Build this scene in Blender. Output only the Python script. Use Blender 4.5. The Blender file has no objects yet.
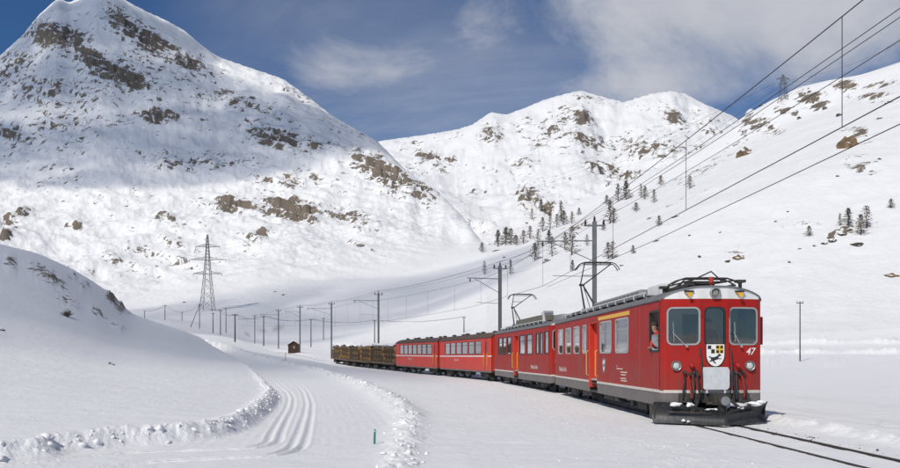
import bpy, bmesh, math, random
import numpy as np
from mathutils import Vector, Matrix, noise as mnoise

SC = bpy.context.scene
COL = SC.collection
R = math.radians

# ---------------------------------------------------------------- camera
F = 800.0          # focal length in photograph pixels (900 wide)
EYE = 1.75
HOR = 356.0        # photograph row of the horizon
cam_d = bpy.data.cameras.new('camera')
cam_d.sensor_width = 36.0
cam_d.lens = 36.0 * F / 900.0
cam_d.shift_y = (HOR - 234.0) / 900.0
cam_d.clip_start = 0.1
cam_d.clip_end = 20000.0
cam = bpy.data.objects.new('camera', cam_d)
cam.location = (0, 0, EYE)
cam.rotation_euler = (R(90), 0, 0)
COL.objects.link(cam)
SC.camera = cam

# ---------------------------------------------------------------- sun and sky
SUN_AZ = R(33)     # sun stands behind the camera, this far to its left
SUN_EL = R(43)
SUN = Vector((-math.sin(SUN_AZ) * math.cos(SUN_EL), -math.cos(SUN_AZ) * math.cos(SUN_EL), math.sin(SUN_EL)))
sd = bpy.data.lights.new('sun', 'SUN')
sd.energy = 3.3
sd.angle = R(0.53)
sd.color = (1.0, 0.95, 0.865)
so = bpy.data.objects.new('sun', sd)
so.rotation_euler = SUN.to_track_quat('Z', 'Y').to_euler()
so.location = (0, -20, 60)
COL.objects.link(so)

W = bpy.data.worlds.new('World')
SC.world = W
W.use_nodes = True
wn, wl = W.node_tree.nodes, W.node_tree.links
wn.clear()
wout = wn.new('ShaderNodeOutputWorld')
wbg = wn.new('ShaderNodeBackground')
wbg.inputs['Strength'].default_value = 0.085
sky = wn.new('ShaderNodeTexSky')
sky.sky_type = 'NISHITA'
sky.sun_disc = False
sky.sun_elevation = SUN_EL
sky.sun_rotation = math.pi + SUN_AZ
sky.altitude = 2300
sky.air_density = 1.0
sky.dust_density = 0.3
sky.ozone_density = 2.0
def wnode(t, **kw):
    n = wn.new(t)
    for k, v in kw.items():
        setattr(n, k, v)
    return n
def wmath(op, a, b=None, clamp=False):
    n = wnode('ShaderNodeMath', operation=op, use_clamp=clamp)
    for i, v in enumerate((a, b)):
        if v is None:
            continue
        if isinstance(v, (int, float)):
            n.inputs[i].default_value = v
        else:
            wl.new(v, n.inputs[i])
    return n.outputs[0]
tc = wnode('ShaderNodeTexCoord')
sep = wnode('ShaderNodeSeparateXYZ'); wl.new(tc.outputs['Generated'], sep.inputs[0])
zz_ = wmath('ADD', wmath('MAXIMUM', sep.outputs[2], 0.0), 0.16)
comb = wnode('ShaderNodeCombineXYZ')
wl.new(wmath('DIVIDE', sep.outputs[0], zz_), comb.inputs[0])
wl.new(wmath('DIVIDE', sep.outputs[1], zz_), comb.inputs[1])
def wnoise(scale, detail, rough, loc, sc=(1, 1, 1), rot=0.0, dist=0.0):
    m = wnode('ShaderNodeMapping'); wl.new(comb.outputs[0], m.inputs[0])
    m.inputs['Location'].default_value = loc
    m.inputs['Scale'].default_value = sc
    m.inputs['Rotation'].default_value = (0, 0, rot)
    n = wnode('ShaderNodeTexNoise'); wl.new(m.outputs[0], n.inputs['Vector'])
    n.inputs['Scale'].default_value = scale
    n.inputs['Detail'].default_value = detail
    n.inputs['Roughness'].default_value = rough
    n.inputs['Distortion'].default_value = dist
    return n.outputs[0]
def wmap(v, a, b, c, d):
    n = wnode('ShaderNodeMapRange', clamp=True, interpolation_type='SMOOTHSTEP'); wl.new(v, n.inputs[0])
    for i, q in enumerate((a, b, c, d)):
        n.inputs[i + 1].default_value = q
    return n.outputs[0]
def wcloud(px, py, sx, sy):
    """a soft bank of cloud standing in one direction of the sky"""
    d = Vector(((px - 450) / F, 1.0, (HOR - py) / F))
    ux, uz = d.x, d.z
    # direction -> image-plane-free azimuth/elevation tangents
    ax = wmath('DIVIDE', sep.outputs[0], wmath('MAXIMUM', sep.outputs[1], 0.05))
    az = wmath('DIVIDE', sep.outputs[2], wmath('MAXIMUM', sep.outputs[1], 0.05))
    dx = wmath('DIVIDE', wmath('SUBTRACT', ax, ux), sx / F)
    dz = wmath('DIVIDE', wmath('SUBTRACT', az, uz), sy / F)
    r2 = wmath('ADD', wmath('MULTIPLY', dx, dx), wmath('MULTIPLY', dz, dz))
    return wmath('POWER', 2.718, wmath('MULTIPLY', r2, -1.0))
veil_n = wnoise(0.55, 8, 0.62, (1.3, 4.2, 0), (0.75, 1.2, 1), 0.3, 0.8)
veil_b = wmath('ADD', wmath('MULTIPLY', wcloud(470, 85, 230, 75), 0.17), wmath('ADD', wmath('MULTIPLY', wcloud(330, 8, 200, 30), 0.06), wmath('MULTIPLY', wcloud(10, 20, 150, 90), -0.25)))
veil = wmap(wmath('ADD', veil_n, veil_b), 0.36, 0.86, 0.0, 0.85)
pm = wnode('ShaderNodeMapping'); wl.new(tc.outputs['Generated'], pm.inputs[0]); pm.inputs['Scale'].default_value = (3.4, 3.4, 6.4); pm.inputs['Location'].default_value = (2.3, .7, 1.9); pm.inputs['Rotation'].default_value = (0, R(8), 0)
pn = wnode('ShaderNodeTexNoise'); wl.new(pm.outputs[0], pn.inputs['Vector']); pn.inputs['Scale'].default_value = 1.25; pn.inputs['Detail'].default_value = 12; pn.inputs['Roughness'].default_value = .6; pn.inputs['Distortion'].default_value = .35
puff = pn.outputs[0]
banks = wmath('ADD', wmath('MULTIPLY', wcloud(770, 0, 300, 74), 0.52),
              wmath('ADD', wmath('MULTIPLY', wcloud(645, 84, 80, 24), 0.25),
                    wmath('ADD', wmath('MULTIPLY', wcloud(328, 74, 55, 30), 0.25),
                          wmath('ADD', wmath('MULTIPLY', wcloud(420, 62, 40, 22), 0.14), wmath('MULTIPLY', wcloud(820, 62, 80, 34), 0.16)))))
puffs = wmap(wmath('ADD', puff, banks), 0.50, 1.02, 0.0, 0.88)
cover = wmath('MAXIMUM', wmath('MULTIPLY', veil, 0.72), puffs)
# cloud colour follows the brightness of the day, a little greyer in the thick parts
ccol = wnode('ShaderNodeMixRGB'); wl.new(wmap(puff, 0.35, 0.7, 0, 1), ccol.inputs[0])
ccol.inputs[1].default_value = (4.6, 5.0, 6.0, 1)
ccol.inputs[2].default_value = (7.0, 7.1, 7.5, 1)
tint = wnode('ShaderNodeMixRGB', blend_type='MULTIPLY'); tint.inputs[0].default_value = 1.0
wl.new(sky.outputs[0], tint.inputs[1]); tint.inputs[2].default_value = (0.42, 0.68, 0.93, 1)
wmix = wnode('ShaderNodeMixRGB'); wl.new(cover, wmix.inputs[0])
wl.new(tint.outputs[0], wmix.inputs[1]); wl.new(ccol.outputs[0], wmix.inputs[2])
wl.new(wmix.outputs[0], wbg.inputs[0]); wl.new(wbg.outputs[0], wout.inputs[0])

vs = SC.view_settings
vs.view_transform = 'Standard'; vs.look = 'None'; vs.exposure = 0.0; vs.gamma = 1.0
vs.use_curve_mapping = False
SC.render.film_transparent = False
cy = SC.cycles
cy.use_denoising = True
cy.max_bounces = 7; cy.diffuse_bounces = 3; cy.glossy_bounces = 3; cy.transmission_bounces = 4
cy.transparent_max_bounces = 24; cy.volume_bounces = 0
cy.sample_clamp_indirect = 4.0

# ---------------------------------------------------------------- helpers
def P(px, py, Y):
    """world point at depth Y that the photograph shows at (px, py)"""
    return Vector(((px - 450) * Y / F, Y, EYE + (HOR - py) * Y / F))

class MB:
    """collects simple shapes for ONE mesh object"""
    def __init__(s):
        s.v, s.f = [], []
    def add(s, vs_, fs_):
        n = len(s.v)
        s.v += [tuple(p) for p in vs_]
        s.f += [tuple(n + i for i in f) for f in fs_]
        return s
    def box(s, a, b):
        x0, y0, z0 = a; x1, y1, z1 = b
        if x1 < x0: x0, x1 = x1, x0
        if y1 < y0: y0, y1 = y1, y0
        if z1 < z0: z0, z1 = z1, z0
        return s.add([(x0, y0, z0), (x1, y0, z0), (x1, y1, z0), (x0, y1, z0), (x0, y0, z1), (x1, y0, z1), (x1, y1, z1), (x0, y1, z1)],
                     [(0, 3, 2, 1), (4, 5, 6, 7), (0, 1, 5, 4), (1, 2, 6, 5), (2, 3, 7, 6), (3, 0, 4, 7)])
    def tube(s, a, b, r0, r1=None, n=8, caps=True):
        a, b = Vector(a), Vector(b)
        r1 = r0 if r1 is None else r1
        d = (b - a)
        if d.length < 1e-6:
            return s
        d.normalize()
        u = d.orthogonal().normalized(); w = d.cross(u)
        vs_ = []
        for p, r in ((a, r0), (b, r1)):
            for i in range(n):
                t = 2 * math.pi * i / n
                vs_.append(p + u * (r * math.cos(t)) + w * (r * math.sin(t)))
        fs_ = [(i, (i + 1) % n, n + (i + 1) % n, n + i) for i in range(n)]
        if caps:
            fs_ += [tuple(range(n - 1, -1, -1)), tuple(range(n, 2 * n))]
        return s.add(vs_, fs_)
    def path(s, pts, r, n=6):
        pts = [Vector(p) for p in pts]
        rings = []
        up = None
        for i, p in enumerate(pts):
            d = (pts[min(i + 1, len(pts) - 1)] - pts[max(i - 1, 0)]).normalized()
            if up is None:
                up = d.orthogonal().normalized()
            up = (up - d * up.dot(d)).normalized()
            w = d.cross(up)
            rr = r[i] if isinstance(r, (list, tuple)) else r
            rings.append([p + up * (rr * math.cos(2 * math.pi * k / n)) + w * (rr * math.sin(2 * math.pi * k / n)) for k in range(n)])
        vs_ = [q for g in rings for q in g]
        fs_ = []
        for i in range(len(pts) - 1):
            for k in range(n):
                a, b = i * n + k, i * n + (k + 1) % n
                fs_.append((a, b, b + n, a + n))
        fs_ += [tuple(range(n - 1, -1, -1)), tuple((len(pts) - 1) * n + k for k in range(n))]
        return s.add(vs_, fs_)
    def lathe(s, prof, o, axis='Z', n=20, a0=0.0):
        """prof: list of (radius, along)"""
        o = Vector(o)
        ax = {'X': (Vector((0, 1, 0)), Vector((0, 0, 1)), Vector((1, 0, 0))),
              'Y': (Vector((0, 0, 1)), Vector((1, 0, 0)), Vector((0, 1, 0))),
              'Z': (Vector((1, 0, 0)), Vector((0, 1, 0)), Vector((0, 0, 1)))}[axis]
        vs_, fs_ = [], []
        for r, h in prof:
            for i in range(n):
                t = 2 * math.pi * i / n + a0
                vs_.append(o + ax[0] * (r * math.cos(t)) + ax[1] * (r * math.sin(t)) + ax[2] * h)
        for j in range(len(prof) - 1):
            for i in range(n):
                a, b = j * n + i, j * n + (i + 1) % n
                fs_.append((a, b, b + n, a + n))
        fs_ += [tuple(range(n - 1, -1, -1)), tuple((len(prof) - 1) * n + k for k in range(n))]
        return s.add(vs_, fs_)
    def prism(s, poly, a, b, axis='X'):
        """extrude a 2-D polygon along an axis between a and b; poly in the other two axes (order XYZ without axis)"""
        def mk(p, t):
            if axis == 'X': return (t, p[0], p[1])
            if axis == 'Y': return (p[0], t, p[1])
            return (p[0], p[1], t)
        n = len(poly)
        vs_ = [mk(p, a) for p in poly] + [mk(p, b) for p in poly]
        fs_ = [(i, (i + 1) % n, n + (i + 1) % n, n + i) for i in range(n)] + [tuple(range(n - 1, -1, -1)), tuple(range(n, 2 * n))]
        return s.add(vs_, fs_)
    def mesh(s, name, mat, smooth=False):
        me = bpy.data.meshes.new(name)
        me.from_pydata(s.v, [], s.f)
        bm = bmesh.new(); bm.from_mesh(me)
        bmesh.ops.recalc_face_normals(bm, faces=bm.faces)
        bm.to_mesh(me); bm.free()
        if mat is not None:
            me.materials.append(mat)
        if smooth:
            me.polygons.foreach_set('use_smooth', [True] * len(me.polygons))
        me.update()
        return me
    def build(s, name, mat, parent=None, smooth=False, bevel=0.0, loc=None, rot=None, auto=False):
        o = bpy.data.objects.new(name, s.mesh(name, mat, smooth or auto))
        COL.objects.link(o)
        if parent is not None:
            o.parent = parent
        if loc is not None: o.location = loc
        if rot is not None: o.rotation_euler = rot
        if bevel > 0:
            m = o.modifiers.new('bevel', 'BEVEL'); m.width = bevel; m.segments = 2; m.limit_method = 'ANGLE'; m.angle_limit = R(40)
        if auto:
            sharp_by_angle(o.data, R(38))
        return o

def pieces(mb, name, mat, parent, bevel=0.0, smooth=False):
    """every connected piece of the collected shapes becomes a part of its own"""
    par = list(range(len(mb.v)))
    def find(a):
        while par[a] != a:
            par[a] = par[par[a]]; a = par[a]
        return a
    for f in mb.f:
        for q in f[1:]:
            par[find(q)] = find(f[0])
    groups = {}
    for f in mb.f:
        groups.setdefault(find(f[0]), []).append(f)
    out = []
    for fs_ in groups.values():
        m = MB(); ids = {}
        for f in fs_:
            t = []
            for q in f:
                if q not in ids:
                    ids[q] = len(m.v); m.v.append(mb.v[q])
                t.append(ids[q])
            m.f.append(tuple(t))
        out.append(m.build(name, mat, parent, smooth=smooth, bevel=bevel))
    return out

def sharp_by_angle(me, ang):
    bm = bmesh.new(); bm.from_mesh(me)
    for e in bm.edges:
        if len(e.link_faces) == 2 and e.calc_face_angle(0) > ang:
            e.smooth = False
    bm.to_mesh(me); bm.free()

def tag(o, label=None, cat=None, group=None, kind=None):
    if label: o['label'] = label
    if cat: o['category'] = cat
    if group: o['group'] = group
    if kind: o['kind'] = kind
    return o
def empty(name, loc=(0, 0, 0), rz=0.0):
    o = bpy.data.objects.new(name, None)
    o.empty_display_size = 0.3
    COL.objects.link(o)
    o.location = loc; o.rotation_euler = (0, 0, rz)
    return o
def copy_tree(o, parent=None):
    c = o.copy(); COL.objects.link(c)
    c.parent = parent
    for ch in [k for k in COL.objects if k.parent == o]:
        copy_tree(ch, c)
    return c

# ---------------------------------------------------------------- materials
def newmat(name):
    m = bpy.data.materials.new(name); m.use_nodes = True
    nt = m.node_tree
    return m, nt, nt.nodes['Principled BSDF']
def nd(nt, t, **kw):
    n = nt.nodes.new(t)
    for k, v in kw.items():
        setattr(n, k, v)
    return n
def pmat(name, col, rough=0.5, metal=0.0, var=0.12, scale=3.0, bump=0.0, bscale=30.0, dirt=None, dirt_amt=0.0, spec=0.5, coat=0.0, dust=None):
    """painted / plain surface with a mottled colour, uneven gloss and optional dirt"""
    m, nt, b = newmat(name)
    L = nt.links
    co = nd(nt, 'ShaderNodeTexCoord')
    n1 = nd(nt, 'ShaderNodeTexNoise'); n1.inputs['Scale'].default_value = scale; n1.inputs['Detail'].default_value = 6
    n1.inputs['Roughness'].default_value = 0.65
    L.new(co.outputs['Object'], n1.inputs['Vector'])
    mr = nd(nt, 'ShaderNodeMapRange'); L.new(n1.outputs[0], mr.inputs[0])
    mr.inputs[1].default_value = 0.25; mr.inputs[2].default_value = 0.75
    mr.inputs[3].default_value = 1 - var; mr.inputs[4].default_value = 1 + var
    mx = nd(nt, 'ShaderNodeMixRGB', blend_type='MULTIPLY'); mx.inputs[0].default_value = 1
    mx.inputs[1].default_value = (*col, 1)
    L.new(mr.outputs[0], mx.inputs[2])
    outc = mx.outputs[0]
    if dirt is not None:
        n2 = nd(nt, 'ShaderNodeTexNoise'); n2.inputs['Scale'].default_value = scale * 2.3; n2.inputs['Detail'].default_value = 8
        n2.inputs['Roughness'].default_value = 0.7
        mp = nd(nt, 'ShaderNodeMapping'); mp.inputs['Scale'].default_value = (1, 1, 0.35)
        L.new(co.outputs['Object'], mp.inputs[0]); L.new(mp.outputs[0], n2.inputs['Vector'])
        r2 = nd(nt, 'ShaderNodeMapRange'); L.new(n2.outputs[0], r2.inputs[0])
        r2.inputs[1].default_value = 0.45; r2.inputs[2].default_value = 0.75; r2.inputs[4].default_value = dirt_amt
        m2 = nd(nt, 'ShaderNodeMixRGB'); L.new(r2.outputs[0], m2.inputs[0]); L.new(outc, m2.inputs[1]); m2.inputs[2].default_value = (*dirt, 1)
        outc = m2.outputs[0]
    if dust is not None:      # brake dust and salt that gathers on the lower body panels
        sp_ = nd(nt, 'ShaderNodeSeparateXYZ'); L.new(co.outputs['Object'], sp_.inputs[0])
        n4 = nd(nt, 'ShaderNodeTexNoise'); n4.inputs['Scale'].default_value = 1.7; n4.inputs['Detail'].default_value = 9; n4.inputs['Roughness'].default_value = .75
        mp4 = nd(nt, 'ShaderNodeMapping'); mp4.inputs['Scale'].default_value = (1.6, 1.6, .3); L.new(co.outputs['Object'], mp4.inputs[0]); L.new(mp4.outputs[0], n4.inputs['Vector'])
        ra = nd(nt, 'ShaderNodeMapRange'); L.new(sp_.outputs[2], ra.inputs[0]); ra.inputs[1].default_value = dust[1]; ra.inputs[2].default_value = dust[2]; ra.inputs[3].default_value = .42; ra.inputs[4].default_value = -.10
        aa = nd(nt, 'ShaderNodeMath', operation='ADD'); L.new(ra.outputs[0], aa.inputs[0]); L.new(n4.outputs[0], aa.inputs[1])
        rb = nd(nt, 'ShaderNodeMapRange'); L.new(aa.outputs[0], rb.inputs[0]); rb.inputs[1].default_value = .42; rb.inputs[2].default_value = 1.0; rb.inputs[3].default_value = 0; rb.inputs[4].default_value = dust[3]
        m4 = nd(nt, 'ShaderNodeMixRGB'); L.new(rb.outputs[0], m4.inputs[0]); L.new(outc, m4.inputs[1]); m4.inputs[2].default_value = (*dust[0], 1)
        outc = m4.outputs[0]
    L.new(outc, b.inputs['Base Color'])
    rr = nd(nt, 'ShaderNodeMapRange'); L.new(n1.outputs[0], rr.inputs[0])
    rr.inputs[1].default_value = 0.3; rr.inputs[2].default_value = 0.7
    rr.inputs[3].default_value = max(0.02, rough - 0.08); rr.inputs[4].default_value = min(1, rough + 0.1)
    L.new(rr.outputs[0], b.inputs['Roughness'])
    b.inputs['Metallic'].default_value = metal
    b.inputs['Specular IOR Level'].default_value = spec
    if coat: b.inputs['Coat Weight'].default_value = coat; b.inputs['Coat Roughness'].default_value = 0.15
    if bump > 0:
        n3 = nd(nt, 'ShaderNodeTexNoise'); n3.inputs['Scale'].default_value = bscale; n3.inputs['Detail'].default_value = 5
        L.new(co.outputs['Object'], n3.inputs['Vector'])
        bp = nd(nt, 'ShaderNodeBump'); bp.inputs['Strength'].default_value = bump; bp.inputs['Distance'].default_value = 0.02
        L.new(n3.outputs[0], bp.inputs['Height']); L.new(bp.outputs[0], b.inputs['Normal'])
    return m

def glass_mat(name, tint=(0.85, 0.9, 0.92), refl=1.0):
    m, nt, b = newmat(name)
    nt.nodes.remove(b)
    out = nt.nodes['Material Output']
    tr = nd(nt, 'ShaderNodeBsdfTransparent'); tr.inputs[0].default_value = (*tint, 1)
    gl = nd(nt, 'ShaderNodeBsdfGlossy'); gl.inputs['Roughness'].default_value = 0.03
    fr = nd(nt, 'ShaderNodeFresnel'); fr.inputs[0].default_value = 1.5
    mu = nd(nt, 'ShaderNodeMath', operation='MULTIPLY', use_clamp=True); mu.inputs[1].default_value = refl
    nt.links.new(fr.outputs[0], mu.inputs[0])
    mx = nd(nt, 'ShaderNodeMixShader')
    nt.links.new(mu.outputs[0], mx.inputs[0]); nt.links.new(tr.outputs[0], mx.inputs[1]); nt.links.new(gl.outputs[0], mx.inputs[2])
    nt.links.new(mx.outputs[0], out.inputs[0])
    return m

SNOWC = (0.85, 0.845, 0.84)
def snow_mat(name, rocky=True, grain=True, fs=0.5, ms=0.11):
    m, nt, b = newmat(name)
    L = nt.links
    geo = nd(nt, 'ShaderNodeNewGeometry')
    pos = geo.outputs['Position']
    def noise(scale, detail=5, rough=0.6, vec=None, dist=0.0):
        n = nd(nt, 'ShaderNodeTexNoise'); n.inputs['Scale'].default_value = scale; n.inputs['Detail'].default_value = detail
        n.inputs['Roughness'].default_value = rough; n.inputs['Distortion'].default_value = dist
        L.new(vec if vec is not None else pos, n.inputs['Vector'])
        return n.outputs[0]
    def rng(v, a, b_, c=0.0, d=1.0):
        n = nd(nt, 'ShaderNodeMapRange'); L.new(v, n.inputs[0])
        for i, q in enumerate((a, b_, c, d)): n.inputs[i + 1].default_value = q
        return n.outputs[0]
    def mixc(f, a, b_):
        n = nd(nt, 'ShaderNodeMixRGB')
        for i, q in enumerate((f, a, b_)):
            if isinstance(q, tuple): n.inputs[i].default_value = (*q, 1)
            elif isinstance(q, float): n.inputs[i].default_value = q
            else: L.new(q, n.inputs[i])
        return n.outputs[0]
    base = mixc(rng(noise(0.35, 6), 0.3, 0.7), (0.835, 0.83, 0.825), (0.875, 0.87, 0.86))
    hs = [(noise(11.0, 4, 0.7), 0.004), (noise(1.6, 4, 0.6), 0.014)] if grain else []
    if rocky:
        at = nd(nt, 'ShaderNodeAttribute', attribute_name='rock')
        fine = noise(fs, 10, 0.74, None, 0.6); mid = noise(ms, 6, 0.65)
        # snow lodges on ledges: break the mask up with fine noise
        k = nd(nt, 'ShaderNodeMath', operation='ADD'); L.new(at.outputs['Fac'], k.inputs[0])
        wgt = nd(nt, 'ShaderNodeMath', operation='MULTIPLY'); L.new(rng(fine, 0.36, 0.64, -0.66, 0.62), wgt.inputs[0])
        L.new(rng(at.outputs['Fac'], 0.0, 0.11), wgt.inputs[1]); L.new(wgt.outputs[0], k.inputs[1])
        rockf = rng(k.outputs[0], 0.46, 0.54)
        rc = mixc(rng(mid, 0.35, 0.65), (0.095, 0.083, 0.073), (0.27, 0.21, 0.15))
        rc = mixc(rng(fine, 0.35, 0.7), rc, (0.16, 0.135, 0.11))
        base = mixc(rockf, base, rc)
        L.new(rng(rockf, 0, 1, 0.62, 0.9), b.inputs['Roughness'])
        hs.append((fine, 0.25 / fs))
    else:
        b.inputs['Roughness'].default_value = 0.62
    L.new(base, b.inputs['Base Color'])
    b.inputs['Specular IOR Level'].default_value = 0.25
    prev = None
    for h, dist in hs:
        bp = nd(nt, 'ShaderNodeBump'); bp.inputs['Strength'].default_value = 0.55; bp.inputs['Distance'].default_value = dist
        L.new(h, bp.inputs['Height'])
        if prev is not None: L.new(prev, bp.inputs['Normal'])
        prev = bp.outputs[0]
    if prev is not None: L.new(prev, b.inputs['Normal'])
    return m
M_snow_near = snow_mat('snow', rocky=True, fs=1.6, ms=.5)
M_snow_range = snow_mat('range_snow_and_rock', rocky=True, grain=False, fs=0.05, ms=.012)
M_snow_far = snow_mat('snow_and_rock', rocky=True, grain=False, fs=0.12, ms=.03)
M_snow_plain = snow_mat('loose_snow', rocky=False)

# ---------------------------------------------------------------- numpy noise
def _hash(ix, iy, seed):
    h = (ix.astype(np.int64) * 374761393 + iy.astype(np.int64) * 668265263 + seed * 1442695041) & 0xffffffff
    h = ((h ^ (h >> 13)) * 1274126177) & 0xffffffff
    return (h ^ (h >> 16)) & 0xffffffff
def pnoise(x, y, seed=0):
    xi, yi = np.floor(x), np.floor(y)
    xf, yf = x - xi, y - yi
    u = xf * xf * xf * (xf * (xf * 6 - 15) + 10); v = yf * yf * yf * (yf * (yf * 6 - 15) + 10)
    def g(dx, dy):
        a = _hash(xi + dx, yi + dy, seed) * (2 * math.pi / 4294967296.0)
        return np.cos(a) * (xf - dx) + np.sin(a) * (yf - dy)
    a = g(0, 0); b = g(1, 0); c = g(0, 1); d = g(1, 1)
    return (a + u * (b - a) + v * (c - a + u * (a - b - c + d))) * 1.5
def fbm(x, y, octs=5, seed=0, gain=0.5, lac=2.03, ridged=False):
    t = 0.0; amp = 1.0; tot = 0.0
    for i in range(octs):
        n = pnoise(x + 17.3 * i, y - 9.1 * i, seed + i)
        if ridged: n = 1 - 2 * np.abs(n)
        t = t + n * amp; tot += amp
        amp *= gain; x = x * lac; y = y * lac
    return t / tot
def sstep(a, b, x):
    t = np.clip((x - a) / (b - a), 0, 1)
    return t * t * (3 - 2 * t)
def pchip(xk, yk, x):
    h = np.diff(xk); d = np.diff(yk) / h
    m = np.zeros_like(yk)
    m[0], m[-1] = d[0], d[-1]
    for i in range(1, len(xk) - 1):
        if d[i - 1] * d[i] > 0:
            w1 = 2 * h[i] + h[i - 1]; w2 = h[i] + 2 * h[i - 1]
            m[i] = (w1 + w2) / (w1 / d[i - 1] + w2 / d[i])
    i = np.clip(np.searchsorted(xk, x) - 1, 0, len(xk) - 2)
    t = (x - xk[i]) / h[i]
    t = np.clip(t, -5, 6)
    a = (1 + 2 * t) * (1 - t) ** 2; b = t * (1 - t) ** 2; c = t * t * (3 - 2 * t); e = t * t * (t - 1)
    r = a * yk[i] + b * h[i] * m[i] + c * yk[i + 1] + e * h[i] * m[i + 1]
    r = np.where(x < xk[0], yk[0], r)
    return np.where(x > xk[-1], yk[-1], r)
def polydist(x, y, pts):
    """distance, signed side (+ left of travel) and arc position to a polyline"""
    best = np.full(x.shape, 1e9); side = np.zeros(x.shape); arc = np.zeros(x.shape)
    s0 = 0.0
    for (ax, ay), (bx, by) in zip(pts[:-1], pts[1:]):
        dx, dy = bx - ax, by - ay
        L2 = dx * dx + dy * dy; Ln = math.sqrt(L2)
        t = np.clip(((x - ax) * dx + (y - ay) * dy) / L2, 0, 1)
        qx, qy = x - ax - t * dx, y - ay - t * dy
        d = np.hypot(qx, qy)
        m = d < best
        best = np.where(m, d, best)
        side = np.where(m, np.sign(dx * qy - dy * qx), side)
        arc = np.where(m, s0 + t * Ln, arc)
        s0 += Ln
    return best, side, arc
def smooth_poly(pts, step=1.0):
    """Catmull-Rom through the points"""
    P_ = [Vector((p[0], p[1], 0)) for p in pts]
    P_ = [P_[0] * 2 - P_[1]] + P_ + [P_[-1] * 2 - P_[-2]]
    out = []
    for i in range(1, len(P_) - 2):
        p0, p1, p2, p3 = P_[i - 1:i + 3]
        n = max(2, int((p2 - p1).length / step))
        for k in range(n):
            t = k / n
            q = 0.5 * ((2 * p1) + (p2 - p0) * t + (2 * p0 - 5 * p1 + 4 * p2 - p3) * t * t + (3 * p1 - p0 - 3 * p2 + p3) * t ** 3)
            out.append((q.x, q.y))
    out.append((P_[-2].x, P_[-2].y))
    return out

# ---------------------------------------------------------------- plan: railway and track of the groomed road
RAIL_PTS = [(8.0, -10), (7.6, 0), (7.18, 10.5), (6.78, 20.5), (6.11, 37.0), (4.25, 54.4), (0.1, 72), (-5.3, 89.5), (-12.2, 110), (-19.5, 130),
            (-27.0, 150), (-35.5, 170), (-46.5, 195), (-58, 225), (-70, 262)]
RAIL = smooth_poly(RAIL_PTS, 1.0)
RA = np.array(RAIL)
RARC = np.concatenate([[0], np.cumsum(np.hypot(np.diff(RA[:, 0]), np.diff(RA[:, 1])))])
def rail_z(y):
    return np.interp(y, [0, 80, 110, 130, 150, 170, 200, 262], [0, 0, .3, .8, 1.6, 2.4, 3.4, 6])
def rail_at(s):
    x = float(np.interp(s, RARC, RA[:, 0])); y = float(np.interp(s, RARC, RA[:, 1]))
    return Vector((x, y, float(rail_z(y))))
S_FRONT = float(np.interp(20.5, RA[:, 1], RARC))     # arc position of the first railcar's nose

ROAD_L = [(-22, 11.8), (-12, 12.4), (-7.4, 13.2), (-7.0, 14.4), (-6.3, 15.5), (-5.3, 16.6), (-4.95, 18.9), (-5.75, 25), (-7.3, 33.3), (-9.7, 42), (-14.5, 58), (-19.4, 72), (-26.5, 90), (-38, 118), (-50, 145), (-66, 175)]
ROAD_R = [(-22, 5.2), (-12, 6.2), (-6, 7.6), (-2.6, 9.3), (-1.3, 11.8), (-1.25, 14.6), (-1.32, 18.4), (-1.66, 23.7), (-2.7, 31), (-4.6, 41), (-7.4, 51.4), (-12.7, 68), (-19.5, 82), (-31, 110), (-40, 130), (-50, 150), (-64, 180)]
TRACK_1 = smooth_poly([(-18.3, 72), (-13.5, 58), (-8.9, 42), (-7.0, 35), (-5.6, 28), (-4.62, 22.2), (-3.95, 18.2), (-3.62, 16.3), (-3.75, 15.3), (-4.3, 14.95), (-5.1, 14.75), (-5.9, 14.4), (-6.5, 13.7), (-7.2, 12.8), (-8.2, 11.8)], .5)
TRACK_2 = smooth_poly([(-17.2, 71), (-12.5, 57), (-7.9, 42), (-5.64, 31.8), (-4.6, 26), (-3.82, 21.2), (-3.2, 17.2), (-2.95, 15.2), (-3.1, 14.2), (-3.6, 13.8), (-4.3, 13.5), (-5.0, 13.1), (-5.6, 12.4), (-6.4, 11.2)], .5)
ROAD_LS, ROAD_RS = smooth_poly(ROAD_L, 0.7), smooth_poly(ROAD_R, 0.7)

# ---------------------------------------------------------------- terrain: one height field, feature lines surveyed from the photograph
def zz(py, Y):
    return EYE + (HOR - py) * Y / F
# each line: (px, Y, z) stations across the valley; successive lines lie farther away
LN = []
LN.append([(p, 4.0, 0.0) for p in (-900, 1800)])
LN.append([(-900, 14, 1.2), (-100, 14, .32), (150, 14, .27), (260, 16, .26), (340, 16, .05), (420, 14, -.02), (700, 14, -.03), (1000, 14, .05), (1800, 14, .3)])
LN.append([(-900, 28, 9), (-300, 30, 3.6), (-100, 30, 1.9), (0, 30, 1.25), (100, 30, .8), (200, 30, .5), (265, 33, .32), (330, 30, .06), (420, 28, -.03), (720, 26, -.03), (1000, 30, .02), (1800, 30, .5)])
LN.append([(-900, 50, 24), (-300, 54, 12), (-100, 55, 7.5), (0, 55, 5.2), (60, 55, 3.9), (120, 56, 2.5), (200, 58, 1.5), (250, 58, 1.1), (300, 56, .55), (350, 55, .3), (420, 52, 0), (600, 50, -.05), (800, 55, -.05), (1000, 55, .0), (1800, 55, 1)])
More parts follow.
